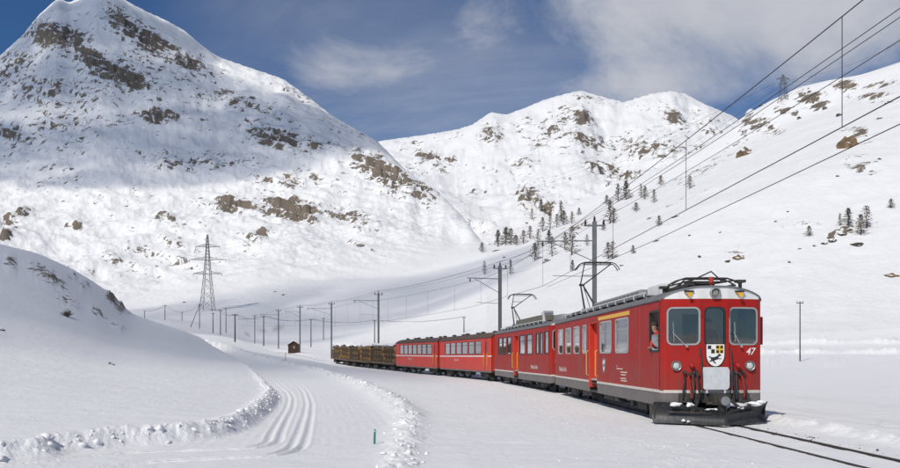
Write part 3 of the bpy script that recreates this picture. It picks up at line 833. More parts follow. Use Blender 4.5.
M_plow = pmat('scuffed_plough_steel', (0.030, 0.031, 0.034), 0.5, metal=0.3, var=0.3, scale=2.5, dirt=(0.12, 0.118, 0.115), dirt_amt=0.5, bump=0.2, bscale=12)
M_steel = pmat('weathered_steel', (0.30, 0.30, 0.30), 0.45, metal=0.6, var=0.2, scale=4)
M_alu = pmat('aluminium_frame', (0.40, 0.40, 0.385), 0.4, metal=0.35, var=0.08)
M_yellow = pmat('yellow_paint', (0.72, 0.40, 0.03), 0.45, var=0.12)
M_orange = pmat('orange_insulator', (0.42, 0.045, 0.025), 0.35, var=0.1)
M_glass = glass_mat('window_glass', (0.72, 0.78, 0.78), 2.6)
M_glass_f = glass_mat('windscreen_glass', (0.90, 0.90, 0.86), 2.4)
M_cab = pmat('cab_interior', (0.36, 0.37, 0.34), 0.8, var=0.15)
M_bulk = pmat('beige_bulkhead', (0.52, 0.50, 0.43), 0.8, var=0.1)
M_inside = pmat('saloon_lining', (0.34, 0.32, 0.29), 0.8, var=0.1)
M_seat = pmat('seat_fabric', (0.10, 0.11, 0.16), 0.9, var=0.2, scale=8)
M_lens = pmat('lamp_lens', (0.55, 0.55, 0.52), 0.10, var=0.05, scale=20, spec=0.8)
M_redlens = pmat('red_lamp_lens', (0.5, 0.02, 0.02), 0.15, var=0.05)
M_shieldw = pmat('crest_white', (0.80, 0.79, 0.75), 0.4, var=0.05)
M_letter = pmat('faded_lettering', (0.55, 0.42, 0.40), 0.5, var=0.1)
M_shieldk = pmat('crest_black', (0.02, 0.02, 0.022), 0.4, var=0.1)
M_shieldy = pmat('crest_yellow', (0.72, 0.48, 0.04), 0.4, var=0.06)
M_shieldb = pmat('crest_blue', (0.05, 0.10, 0.30), 0.4, var=0.06)
M_skin = pmat('skin', (0.34, 0.19, 0.135), 0.55, var=0.08, scale=12)
M_hair = pmat('dark_hair', (0.05, 0.035, 0.025), 0.8, var=0.2)
M_jacket = pmat('red_jacket', (0.50, 0.035, 0.02), 0.85, var=0.12, scale=8)
M_cardigan = pmat('wine_jacket', (0.26, 0.045, 0.05), 0.85, var=0.12, scale=8)
M_trousers = pmat('dark_trousers', (0.03, 0.033, 0.045), 0.85, var=0.12)

def sheet(mb, us, vs_, holes, mp, t):
    """a wall in (u, v) with rectangular openings; mp(u, v, d) places it, d = depth inwards, t = thickness"""
    us = sorted(set([round(a, 4) for a in us] + [round(h[i], 4) for h in holes for i in (0, 1)]))
    vs_ = sorted(set([round(a, 4) for a in vs_] + [round(h[i], 4) for h in holes for i in (2, 3)]))
    nu, nv_ = len(us), len(vs_)
    solid = {}
    for i in range(nu - 1):
        for j in range(nv_ - 1):
            cu, cv = (us[i] + us[i + 1]) / 2, (vs_[j] + vs_[j + 1]) / 2
            solid[i, j] = not any(h[0] < cu < h[1] and h[2] < cv < h[3] for h in holes)
    V, idx = [], {}
    def vid(i, j, d):
        k = (i, j, d)
        if k not in idx:
            idx[k] = len(V); V.append(mp(us[i], vs_[j], t * d))
        return idx[k]
    Fc = []
    for (i, j), s in solid.items():
        if not s:
            continue
        for d in (0, 1):
            Fc.append((vid(i, j, d), vid(i + 1, j, d), vid(i + 1, j + 1, d), vid(i, j + 1, d)))
        for di, dj, a, b in ((-1, 0, (i, j), (i, j + 1)), (1, 0, (i + 1, j), (i + 1, j + 1)), (0, -1, (i, j), (i + 1, j)), (0, 1, (i, j + 1), (i + 1, j + 1))):
            if not solid.get((i + di, j + dj), False):
                Fc.append((vid(*a, 0), vid(*b, 0), vid(*b, 1), vid(*a, 1)))
    mb.add(V, Fc)
    return mb
def rrect(cu, cv, w, h, r, n=4):
    pts = []
    for sx, sy, a0 in ((1, 1, 0), (-1, 1, 90), (-1, -1, 180), (1, -1, 270)):
        for k in range(n + 1):
            a = R(a0 + 90 * k / n)
            pts.append((cu + sx * (w / 2 - r) + r * math.cos(a), cv + sy * (h / 2 - r) + r * math.sin(a)))
    return pts
def ring(mb, outer, inner, mp, d0, d1):
    n = len(outer)
    V = [mp(u, v_, d0) for u, v_ in outer] + [mp(u, v_, d0) for u, v_ in inner] + [mp(u, v_, d1) for u, v_ in outer] + [mp(u, v_, d1) for u, v_ in inner]
    Fc = []
    for i in range(n):
        j = (i + 1) % n
        Fc += [(i, j, n + j, n + i), (i, j, 2 * n + j, 2 * n + i), (n + i, n + j, 3 * n + j, 3 * n + i), (2 * n + i, 2 * n + j, 3 * n + j, 3 * n + i)]
    return mb.add(V, Fc)
def plate(mb, poly, mp, d0, d1):
    n = len(poly)
    V = [mp(u, v_, d0) for u, v_ in poly] + [mp(u, v_, d1) for u, v_ in poly]
    return mb.add(V, [tuple(range(n)), tuple(range(2 * n - 1, n - 1, -1))] + [(i, (i + 1) % n, n + (i + 1) % n, n + i) for i in range(n)])
def lettering(name, text, size, mat, parent, loc, rot, shear=0.0, align='CENTER'):
    cu = bpy.data.curves.new(name, 'FONT')
    cu.body = text; cu.size = size; cu.extrude = 0.002; cu.align_x = align; cu.shear = shear; cu.offset = size * 0.012
    o = bpy.data.objects.new(name, cu); COL.objects.link(o)
    dg = bpy.context.evaluated_depsgraph_get()
    me = bpy.data.meshes.new_from_object(o.evaluated_get(dg))
    bpy.data.objects.remove(o)
    me.materials.clear(); me.materials.append(mat)
    o = bpy.data.objects.new(name, me); COL.objects.link(o)
    o.parent = parent; o.location = loc; o.rotation_euler = rot
    return o

HW = 1.32
def side_map(s, hw=HW):
    return lambda u, v_, d: (s * (hw - d), u, v_)
def window(parent, mp, u0, u1, v0, v1, frame_mat, glass, r=0.09, fw=0.045, proud=0.012, name='window', bar=None, open_=0.0):
    cu, cv, w, h = (u0 + u1) / 2, (v0 + v1) / 2, u1 - u0, v1 - v0
    mb = MB(); ring(mb, rrect(cu, cv, w + 2 * fw, h + 2 * fw, r + fw), rrect(cu, cv, w - 0.02, h - 0.02, r), mp, -proud, 0.05)
    fr = mb.build(name, frame_mat, parent)
    mb = MB(); plate(mb, rrect(cu, cv - h * open_ / 2, w - 0.006, h * (1 - open_) - 0.006, r * .6 if open_ else r), mp, 0.018, 0.026); mb.build('pane', glass, fr)
    if bar is not None:
        mb = MB(); V = [mp(cu - w / 2, v0 + bar * h - .012, 0.0), mp(cu + w / 2, v0 + bar * h + .012, 0.016)]
        mb.box(V[0], V[1]); mb.build('glazing_bar', frame_mat, fr)
    return fr
def bogie(parent, yc, wb=2.0, wr=0.375, half=0.5):
    mb = MB()
    for s in (-1, 1):
        mb.box((s * 0.86, yc - wb / 2 - .42, .34), (s * 0.98, yc + wb / 2 + .42, .50))
        mb.box((s * 0.84, yc - .5, .20), (s * 1.0, yc + .5, .40))
        for a in (-1, 1):
            mb.box((s * 0.82, yc + a * wb / 2 - .17, .24), (s * 1.04, yc + a * wb / 2 + .17, .52))      # axle box
            mb.tube((s * .92, yc + a * wb / 2 - .24, .50), (s * .92, yc + a * wb / 2 - .24, .66), .07, n=8)
            mb.tube((s * .92, yc + a * wb / 2 + .24, .50), (s * .92, yc + a * wb / 2 + .24, .66), .07, n=8)
            mb.box((s * .60, yc + a * (wb / 2 - .47) - .05, .18), (s * .72, yc + a * (wb / 2 - .47) + .05, .55))  # brake hanger
        mb.tube((s * .90, yc - .2, .42), (s * .90, yc - .2, .75), .10, n=10)
        mb.tube((s * .90, yc + .2, .42), (s * .90, yc + .2, .75), .10, n=10)
    mb.box((-.8, yc - .3, .36), (.8, yc + .3, .62))
    b = mb.build('bogie', M_dark, parent, bevel=0.012)
    for a in (-1, 1):
        for s in (-1, 1):
            m = MB(); m.lathe([(.05, -.07), (.20, -.065), (wr - .07, -.05), (wr, -.055), (wr, .045), (wr + .028, .05), (wr + .026, .085), (wr - .08, .07), (.1, .085)], (s * (half + .035), yc + a * wb / 2, wr - 0.005), 'X', 22)
            if s < 0:
                m.v = [(-2 * (half + .035) - x + 0, y, z) for x, y, z in m.v]
            m.build('wheel', M_steel if False else M_dark, b, auto=True)
        MB().tube((-.5, yc + a * wb / 2, wr), (.5, yc + a * wb / 2, wr), .07, n=10).build('axle', M_dark, b)
    return b
def fy(x):
    a = abs(x)
    y = 0.20 * max(0.0, (a - .36) / .96)
    if a > 1.2:
        t = min(1.0, (a - 1.2) / .12)
        y += .12 * (1 - math.sqrt(max(0.0, 1 - t * t)))
    return y
EAVE, PEAK = 3.22, 3.56
def roof_z(x, eave=EAVE, peak=PEAK, hw=HW):
    t = min(1.0, abs(x) / (hw + .02))
    return eave + (peak - eave) * (1 - t ** 2.6) ** 0.75
XS = [-1.34, -1.31, -1.26, -1.18, -1.05, -.85, -.6, -.36, 0, .36, .6, .85, 1.05, 1.18, 1.26, 1.31, 1.34]

def pantograph(parent, y0, up, zr=3.62, head=5.74):
    """single-arm current collector; its knee points to the rear"""
    mb = MB()
    for s in (-1, 1):
        mb.box((s * .62 - .035, y0 - .75, zr), (s * .62 + .035, y0 + .95, zr + .07))
        for a in (-.65, .85):
            mb.lathe([(.05, -.16), (.075, -.13), (.05, -.10), (.075, -.07), (.05, -.04), (.06, 0)], (s * .62, y0 + a, zr), 'Z', 10)
    mb.box((-.65, y0 - .1, zr + .005), (.65, y0 + .0, zr + .075))
    mb.box((-.65, y0 + .8, zr + .005), (.65, y0 + .88, zr + .075))
    p = mb.build('pantograph', M_dark, parent)
    if up:
        base = Vector((0, y0, zr + .15)); knee = Vector((0, y0 + 2.0, zr + 1.42)); hd = Vector((0, y0 - 1.2, head - .12))
    else:
        base = Vector((0, y0, zr + .15)); knee = Vector((0, y0 + 2.0, zr + .18)); hd = Vector((0, y0 - .35, zr + .17))
    m = MB(); m.tube(base + Vector((-.28, 0, 0)), knee + Vector((-.05, 0, 0)), .045, .035); m.tube(base + Vector((.28, 0, 0)), knee + Vector((.05, 0, 0)), .045, .035)
    m.tube(base + Vector((-.4, 0, 0)), base + Vector((.4, 0, 0)), .05); m.tube(knee + Vector((-.12, 0, 0)), knee + Vector((.12, 0, 0)), .05)
    m.tube(base + Vector((.1, .45, -.02)), knee + Vector((.08, -.12, -.15)), .018)
    m.build('lower_arm', M_dark, p)
    m = MB()
    for s in (-1, 1):
        m.tube(knee + Vector((s * .06, 0, 0)), hd + Vector((s * .55, 0, 0)), .03, .022)
    mid = knee.lerp(hd, .5)
    m.tube(mid + Vector((-.3, 0, 0)), mid + Vector((.3, 0, 0)), .015)
    m.tube(hd + Vector((-.6, 0, 0)), hd + Vector((.6, 0, 0)), .022)
    m.build('upper_arm', M_dark, p)
    m = MB()
    hk = 1.0 if up else .35
    for dy in (-.17, .17):
        pts = [(-.92, dy, -.24 * hk), (-.84, dy, -.10 * hk), (-.72, dy, .03), (-.55, dy, .08), (0, dy, .09), (.55, dy, .08), (.72, dy, .03), (.84, dy, -.10 * hk), (.92, dy, -.24 * hk)]
        m.path([hd + Vector(q) for q in pts], .022, 6)
    for s in (-1, 1):
        m.tube(hd + Vector((s * .55, -.17, .07)), hd + Vector((s * .55, .17, .07)), .015); m.tube(hd + Vector((s * .55, 0, 0)), hd + Vector((s * .55, 0, .08)), .02)
    m.build('collector_head', M_dark, p)
    return p

def end_map(L, rear):
    if rear:
        return lambda u, v_, d: (u, L - fy(u) - d, v_)
    return lambda u, v_, d: (u, fy(u) + d, v_)

def railcar(label, s0, L, wins, door, number=None, lead=False, stripe=None, narrow=()):
    A, B = rail_at(s0), rail_at(s0 + L)
    root = empty('railcar', A, math.atan2(-(B.x - A.x), B.y - A.y))
    root.rotation_euler[0] = math.asin((B.z - A.z) / L)
    tag(root, label, 'railcar', 'vehicles of the red train')
    ZB, ZT = 0.86, EAVE
    # --- sides
    d0, d1 = door
    for s in (-1, 1):
        mp = side_map(s)
        holes = [(a, b, 1.88, 2.88) for a, b in wins] + [(.42, 1.22, 1.90, 2.92)]
        if lead is False or True:
            holes += [(d0, d1, ZB - .01, 2.98)]
        mb = MB(); sheet(mb, [.32, L - .32], [ZB, ZT], holes, mp, .06)
        w = mb.build('side_wall', M_red_loco, root)
        MB().box((s * (HW + .006), .34, .80), (s * (HW - .03), d0, .875)).box((s * (HW + .006), d1, .80), (s * (HW - .03), L - .34, .875)).build('stripe', M_stripe, w)
        mb = MB()
        mb.box((s * (HW - .01), .34, .46), (s * (HW - .06), d0 - .02, .80)); mb.box((s * (HW - .01), d1 + .02, .46), (s * (HW - .06), L - .34, .80))
        mb.build('skirt', M_skirt, root, bevel=0.008)
        # panel joints
        mb = MB()
        for y in (2.2, d0 - .35, d1 + .3, L - 2.2):
            mb.box((s * (HW + .003), y - .008, ZB + .02), (s * (HW - .01), y + .008, ZT - .02))
        pieces(mb, 'panel_joint', M_skirt, w)
        for a, b in wins:
            window(root, mp, a, b, 1.88, 2.88, M_alu if lead else M_black, M_glass, bar=.70 if b - a > 1.0 else None)
        window(root, mp, .42, 1.22, 1.90, 2.92, M_black, M_glass, r=.06, open_=.58 if (lead and s < 0) else 0.0)
        # recessed entrance
        mb = MB()
        dep = .34
        mb.add([(s * (HW - .0), d1 - .001, .62), (s * (HW - dep), d1 - .12, .62), (s * (HW - dep), d1 - .12, 2.98), (s * (HW - .0), d1 - .001, 2.98)], [(0, 1, 2, 3)])
        mb.box((s * HW - s * .02, d1 - .02, .62), (s * (HW - dep), d1 - .07, 2.98)); mb.box((s * HW - s * .02, d0 + .02, .62), (s * (HW - dep), d0 + .07, 2.98))
        mb.box((s * (HW - .02), d0 + .07, 2.93), (s * (HW - dep), d1 - .07, 2.98))
        e = mb.build('entrance', M_red_lit, root)
        mb = MB(); mpd = lambda u, v_, d: (s * (HW - dep - d), u, v_)
        sheet(mb, [d0 + .07, d1 - .07], [.90, 2.95], [((d0 + d1) / 2 - .32, (d0 + d1) / 2 + .32, 1.9, 2.8)], mpd, .05)
        dr = mb.build('door', M_red_lit, root)
        window(dr, mpd, (d0 + d1) / 2 - .32, (d0 + d1) / 2 + .32, 1.9, 2.8, M_black, M_glass, r=.08, name='door_window')
        MB().box((s * (HW - .03), d0 + .08, .46), (s * (HW - dep), d1 - .08, .52)).box((s * (HW - .1), d0 + .08, .74), (s * (HW - dep), d1 - .08, .80)).build('step', M_dark, root)
        mb = MB().box((s * (HW - .012), d0 + .0, .45), (s * (HW - .05), d0 + .03, .80))
        for y in (d0 - .06, d1 + .06):
            m = MB(); m.path([(s * HW, y, 1.05), (s * (HW + .07), y, 1.08), (s * (HW + .07), y, 1.92), (s * HW, y, 1.95)], .02, 8)
            m.build('handrail', M_yellow, root)
        if stripe:
            MB().box((s * (HW + .008), stripe[0], 2.98), (s * (HW - .02), stripe[1], 3.10)).build('class_stripe', M_yellow, w)
        # gutter and roof catwalk with its rail
        MB().box((s * (HW + .03), .3, 3.20), (s * (HW - .02), L - .3, 3.245)).build('gutter', M_roof, root)
        m = MB(); m.box((s * 1.10, 2.4, 3.47), (s * .84, L - 1.6, 3.50))
        yy = 2.4
        while yy < L - 1.6:
            m.box((s * 1.09, yy, 3.30), (s * 1.05, yy + .05, 3.48)); yy += 1.1
        cw = m.build('catwalk', M_boxgrey, root)
        m = MB(); m.tube((s * 1.14, 2.3, 3.55), (s * 1.14, L - 1.5, 3.55), .018, n=6)
        yy = 2.4
        while yy < L - 1.6:
            m.tube((s * 1.14, yy, 3.42), (s * 1.14, yy, 3.55), .014, n=6); yy += 1.1
        m.build('catwalk_rail', M_white, cw)
    # --- ends
    for rear in (False, True):
        mp = end_map(L, rear)
        holes = [(-1.16, -.34 - .06, 2.06, 2.98), (-.25, .25, 2.02, 2.98), (.40, 1.16, 2.06, 2.98)]
        mb = MB(); sheet(mb, [x for x in XS if abs(x) <= 1.321] + [-1.32, 1.32, -1.2, 1.2, -1.29, 1.29], [ZB, EAVE], holes, mp, .06)
        fw = mb.build('front_wall' if not rear else 'rear_wall', M_red_loco, root)
        window(root, mp, -1.16, -.40, 2.06, 2.98, M_alu, M_glass_f, r=.11, fw=.03, name='windscreen')
        window(root, mp, .40, 1.16, 2.06, 2.98, M_alu, M_glass_f, r=.11, fw=.03, name='windscreen')
        # gangway door with its own window
        m = MB(); mpd = lambda u, v_, d, mp=mp: mp(u, v_, d - .025)
        ring(m, rrect(0, 2.05, .74, 2.2, .12), rrect(0, 2.50, .50, .96, .12), mpd, 0, .03)
        gd = m.build('gangway_door', M_red_loco, root)
        window(gd, mpd, -.25, .25, 2.02, 2.98, M_black, M_glass_f, r=.12, fw=.035, name='door_window')
        # white forehead
        xs = np.linspace(-1.32, 1.32, 29)
        V = [mp(x, EAVE, -.004) for x in xs] + [mp(x, roof_z(x) - .015, -.004) for x in xs] + [mp(x, EAVE, .05) for x in xs] + [mp(x, roof_z(x) - .015, .05) for x in xs]
        n = len(xs)
        Fc = []
        for i in range(n - 1):
            Fc += [(i, i + 1, n + i + 1, n + i), (2 * n + i, 2 * n + i + 1, 3 * n + i + 1, 3 * n + i), (i, i + 1, 2 * n + i + 1, 2 * n + i), (n + i, n + i + 1, 3 * n + i + 1, 3 * n + i)]
        MB().add(V, Fc).build('forehead', M_white, root, auto=True)
        # stripe along the bottom of the end
        xs2 = [x for x in np.linspace(-1.32, 1.32, 41)]
        V = [mp(x, .80, -.006) for x in xs2] + [mp(x, .875, -.006) for x in xs2] + [mp(x, .80, .04) for x in xs2] + [mp(x, .875, .04) for x in xs2]
        n = len(xs2); Fc = []
        for i in range(n - 1):
            Fc += [(i, i + 1, n + i + 1, n + i), (2 * n + i, 2 * n + i + 1, 3 * n + i + 1, 3 * n + i), (i, i + 1, 2 * n + i + 1, 2 * n + i), (n + i, n + i + 1, 3 * n + i + 1, 3 * n + i)]
        MB().add(V, Fc).build('stripe', M_stripe, fw)
        sg = -1 if not rear else 1
        yb = 0.0 if not rear else L
        for s in (-1, 1):
            # corner skirts
            xs3 = [s * x for x in (.86, 1.0, 1.1, 1.2, 1.26, 1.30, 1.32)]
            V = [mp(x, .46 + .1 * (1.32 - abs(x)), 0) for x in xs3] + [mp(x, .80, 0) for x in xs3] + [mp(x, .46 + .1 * (1.32 - abs(x)), .05) for x in xs3] + [mp(x, .80, .05) for x in xs3]
            n = len(xs3); Fc = []
            for i in range(n - 1):
                Fc += [(i, i + 1, n + i + 1, n + i), (2 * n + i, 2 * n + i + 1, 3 * n + i + 1, 3 * n + i), (i, i + 1, 2 * n + i + 1, 2 * n + i), (n + i, n + i + 1, 3 * n + i + 1, 3 * n + i)]
            MB().add(V, Fc).build('corner_skirt', M_skirt, root)
            yh = mp(s * .96, 1.5, 0)[1]
            m = MB(); m.lathe([(.128, .03), (.132, -.05), (.12, -.07), (.10, -.055), (.10, .0)], (s * .96, yh, 1.50), 'Y', 24)
            if rear: m.v = [(x, 2 * yh - y, z) for x, y, z in m.v]
            hl = m.build('headlight', M_steel, root, auto=True)
            m = MB(); m.lathe([(.099, 0), (.085, -.040), (.05, -.052), (.002, -.056)], (s * .96, yh, 1.50), 'Y', 24)
            if rear: m.v = [(x, 2 * yh - y, z) for x, y, z in m.v]
            m.build('lens', M_lens, hl, smooth=True)
            # small marker lamp
            yh = mp(s * .62, 1.5, 0)[1]
            m = MB(); m.lathe([(.055, .02), (.055, -.09), (.065, -.10), (.045, -.11), (.002, -.10)], (s * .60, yh, 1.52), 'Y', 14)
            if rear: m.v = [(x, 2 * yh - y, z) for x, y, z in m.v]
            ml = m.build('marker_lamp', M_red_loco, root, auto=True)
            MB().lathe([(.04, 0), (.035, sg * .012), (.002, sg * .018)], (s * .60, yh + sg * .10, 1.52), 'Y', 12).build('lens', M_redlens, ml)
    # --- roof
    V, Fc = [], []
    ys = list(np.linspace(0.0, 1.0, 9))
    for k, t in enumerate(ys):
        for x in XS:
            f0, f1 = fy(max(-1.32, min(1.32, x))) - .03, L - fy(max(-1.32, min(1.32, x))) + .03
            V.append((x, f0 + (f1 - f0) * t, roof_z(x) + .0))
    n = len(XS)
    for k in range(len(ys) - 1):
        for i in range(n - 1):
            a = k * n + i
            Fc.append((a, a + 1, a + n + 1, a + n))
    nb = len(V)
    V += [(x, y, z - .04) for x, y, z in V]
    Fc += [tuple(nb + q for q in f[::-1]) for f in Fc]
    for i in range(n - 1):
        Fc.append((i, i + 1, nb + i + 1, nb + i)); b = (len(ys) - 1) * n + i; Fc.append((b, b + 1, nb + b + 1, nb + b))
    MB().add(V, Fc).build('roof', M_roof, root, auto=True)
    # roof equipment
    if lead:
        m = MB(); m.box((-.62, 4.6, 3.50), (.62, 11.2, 3.84)); rb = m.build('resistor_box', M_boxgrey, root, bevel=.02)
        m = MB()
        for k in range(13):
            y = 4.9 + k * .5
            for s in (-1, 1):
                m.box((s * .625, y, 3.56), (s * .632, y + .36, 3.78))
        pieces(m, 'louvre', M_roof, rb)
        MB().box((-.55, 2.7, 3.50), (.60, 4.1, 3.86)).build('equipment_box', M_white, root, bevel=.03)
        MB().box((-.75, 11.6, 3.48), (.75, 12.6, 3.70)).build('equipment_box', M_boxgrey, root, bevel=.03)
    else:
        m = MB()
        for s in (-1, 1):
            m.box((s * .78, 3.6, 3.58), (s * .74, 11.4, 3.92)); 
        yy = 3.6
        while yy < 11.4:
            m.box((-.76, yy, 3.60), (.76, yy + .30, 3.88)); yy += .42
        m.build('resistor_grid', pmat('heat_stained_resistor', (0.17, 0.16, 0.12), 0.7, metal=.3, var=.3, scale=5), root)
        MB().box((-.45, 1.3, 3.52), (.45, 3.2, 3.82)).build('equipment_box', M_boxgrey, root, bevel=.03)
        m = MB(); m.tube((-1.0, 2.6, 3.4), (-1.0, 2.9, 3.95), .1); m.tube((-.5, 2.9, 3.95), (-1.0, 2.9, 3.95), .1); m.build('air_intake', M_boxgrey, root)
    pantograph(root, 14.6, True, head=5.74)
    if lead:
        pf = pantograph(root, 1.1, False, zr=3.55)
        m = MB(); m.lathe([(.04, 0), (.07, .03), (.05, .06), (.07, .09), (.05, .12), (.07, .15), (.04, .18)], (.06, .40, 3.64), 'Z', 12); m.tube((.06, .40, 3.5), (.06, .40, 3.78), .03); m.build('insulator', M_orange, root, smooth=True)
        m = MB()
        for x, y, h in ((-.75, 1.8, .22), (.85, 1.5, .2), (.95, .7, .3), (-.45, .6, .2)):
            m.tube((x, y, 3.40), (x, y, 3.40 + h), .05); m.box((x - .12, y - .1, 3.40 + h), (x + .12, y + .1, 3.47 + h))
        m.path([(-.75, 1.8, 3.66), (-.2, 1.0, 3.8), (.06, .4, 3.96), (.5, .8, 3.74), (.95, .7, 3.76)], .02)
        m.build('roof_switchgear', M_dark, root)
    # --- interior
    MB().box((-HW + .07, .34, .88), (HW - .07, L - .34, .94)).build('floor', M_cab, root)
    for y in (1.6, L - 1.64):
        mb = MB(); sheet(mb, [-HW + .07, HW - .07], [.95, 3.25], [(-.30, .36, .96, 2.9)], lambda u, v_, d, y=y: (u, y + d, v_), .04); mb.build('bulkhead', M_bulk, root)
    MB().box((-1.1, .42, .95), (-.42, .80, 1.72)).box((.42, .42, .95), (1.1, .80, 1.72)).build('control_desk', M_cab, root)
    m = MB()
    for a, b in wins:
        if b - a < .8: continue
        for s in (-1, 1):
            m.box((s * 1.2, (a + b) / 2 - .06, 1.3), (s * .35, (a + b) / 2 + .06, 2.05)); m.box((s * 1.2, (a + b) / 2 - .5, 1.22), (s * .35, (a + b) / 2 + .5, 1.36))
    pieces(m, 'seat', M_seat, root)
    # --- underframe
    MB().box((-1.0, .5, .62), (1.0, L - .5, .86)).build('underframe', M_dark, root)
    bogie(root, 3.1); bogie(root, L - 3.1)
    m = MB()
    for s in (-1, 1):
        m.box((s * 1.2, L * .35, .30), (s * .75, L * .35 + 1.3, .62)); m.box((s * 1.15, L * .56, .26), (s * .8, L * .56 + 1.6, .60)); m.tube((s * 1.05, 6.2, .42), (s * 1.05, 5.2, .42), .14, n=12)
    pieces(m, 'equipment_case', M_dark, root, bevel=.02)
    # couplers
    for yb, sg in ((0, -1), (L, 1)):
        m = MB(); m.box((-.16, yb, .52), (.16, yb + sg * .42, .80)); m.lathe([(.07, 0), (.07, sg * .30), (.13, sg * .34), (.14, sg * .38), (.05, sg * .42)], (0, yb + sg * .30, .64), 'Y', 20)
        m.box((-.06, yb + sg * .3, .38), (.06, yb + sg * .62, .50)); m.tube((-.3, yb + sg * .25, .55), (.3, yb + sg * .25, .55), .04)
        m.build('coupler', M_dark, root)
        m = MB(); m.lathe([(.115, 0), (.115, sg * .02), (.05, sg * .035)], (0.0, yb + sg * .725, .64), 'Y', 18); m.build('buffer_face', M_steel, root)
        m = MB(); m.box((-.9, yb + sg * .02, .56), (.9, yb - sg * .12, .80)); m.build('buffer_beam', M_dark, root)
    return root

# --- the leading railcar
L1 = 16.5
lead = railcar('leading red railcar with number 47, white forehead and black snow plough', S_FRONT, L1,
               [(3.45, 4.95), (5.55, 7.1), (9.4, 10.0), (10.65, 11.75), (12.35, 13.5), (14.15, 15.3)], (7.6, 8.95), lead=True, stripe=(3.3, 7.4))
mpF = end_map(L1, False)
def onface(u, v_, d=0.0):
    return Vector(mpF(u, v_, d))
# number
fslope = math.atan2(fy(1.1) - fy(.5), .6)
lettering('number', '47', .25, M_shieldw, lead, onface(.98, 1.79, -.004), (R(90), 0, fslope), .25)
# crest of arms on the gangway door
sh = [(-.23, .28), (.23, .28)] + [(.23 - .0 * t, .28 - .26 * t) for t in (.5, 1)] + [(.23 * math.cos(a), .02 - .30 * math.sin(a)) for a in np.linspace(.15, math.pi - .15, 12)] + [(-.23, .02), (-.23, .15)]
mpc = lambda u, v_, d: (u, -.03 + d, v_ + 1.77)
crest_o = plate(MB(), [(a * 1.07, b * 1.05) for a, b in sh], mpc, -.022, 0).build('crest', M_shieldk, lead)
plate(MB(), sh, mpc, -.03, -.023).build('crest_field', M_shieldw, crest_o)
cb = MB(); plate(cb, [(-.20, .25), (-.11, .25), (-.11, .16), (-.20, .16)], mpc, -.034, -.031); plate(cb, [(-.11, .155), (-.02, .155), (-.02, .05), (-.11, .05)], mpc, -.034, -.031)
# leaping ibex
ib = [(-.15, -.02), (-.10, -.05), (-.02, -.045), (.05, -.01), (.08, .015), (.06, .04), (.11, .035), (.16, .0), (.12, -.02), (.09, -.03), (.07, -.075), (.15, -.075), (.16, -.095), (.06, -.10), (.0, -.12), (-.04, -.14), (.02, -.20), (-.01, -.215), (-.08, -.145), (-.15, -.17), (-.16, -.15), (-.11, -.115), (-.13, -.07), (-.18, -.035)]
plate(cb, ib, mpc, -.034, -.031)
cb.build('crest_black_charges', M_shieldk, crest_o)
plate(MB(), [(.01, .26), (.205, .26), (.205, .05), (.01, .05)], mpc, -.0325, -.0305).build('crest_yellow_field', M_shieldy, crest_o)
cb = MB()
for a, b in ((.02, .175), (.125, .175), (.02, .06), (.125, .06)):
    plate(cb, [(a, b), (a + .07, b), (a + .07, b + .07), (a, b + .07)], mpc, -.0355, -.0335)
cb.build('crest_blue_quarters', M_shieldk, crest_o)
# folded gangway plate, iced over
mpc2 = lambda u, v_, d: (u, -.10 + d, v_)
m = MB(); plate(m, rrect(0, 1.18, .70, .58, .10), mpc2, -.02, .03)
for s in (-1, 1):
    m.box((s * .26, -.11, .80), (s * .21, -.06, .95)); m.tube((s * .3, -.1, 1.44), (s * .3, .02, 1.44), .03)
m.build('gangway_plate', pmat('frosted_plate', (0.60, 0.61, 0.62), .6, var=.1, scale=6, dirt=(.42, .42, .42), dirt_amt=.6, bump=.2), lead, bevel=.008)
# roof headlight and horn lamps
m = MB(); m.lathe([(.135, .06), (.135, -.08), (.115, -.10), (.10, -.05), (.10, 0)], (0, -.005, 3.37), 'Y', 22); rh = m.build('roof_headlight', M_boxgrey, lead, auto=True)
m = MB(); m.lathe([(.10, -.03), (.07, -.055), (.045, -.05), (.002, -.06)], (0, -.005, 3.37), 'Y', 20); m.build('lens', pmat('dim_lens', (.28, .25, .22), .15, var=.1), rh, smooth=True)
for s in (-.66, .66):
    y = fy(s)
    m = MB(); m.box((s - .07, y - .09, 3.34), (s + .07, y - .02, 3.38)); m.lathe([(.02, .0), (.03, -.07), (.055, -.11)], (s, y - .04, 3.31), 'Y', 14); m.build('horn', M_yellow, lead)
    MB().box((s - .12, y - .085, 3.395), (s + .12, y - .01, 3.43)).build('horn_hood', M_black, lead)
# wipers
for x0, x1 in ((-1.08, -.72), (.48, .70)):
    a, b, c = onface(x0 + .04, 2.62, -.03), onface(x0 + .02, 2.36, -.05), onface(x1, 2.0, -.04)
    m = MB(); m.tube(b, c, .012, n=6); m.tube(a, onface(x0 + .06, 2.12, -.035), .010, n=6); m.lathe([(.03, 0), (.03, -.05)], c, 'Y', 10)
    m.build('wiper', M_alu, lead)
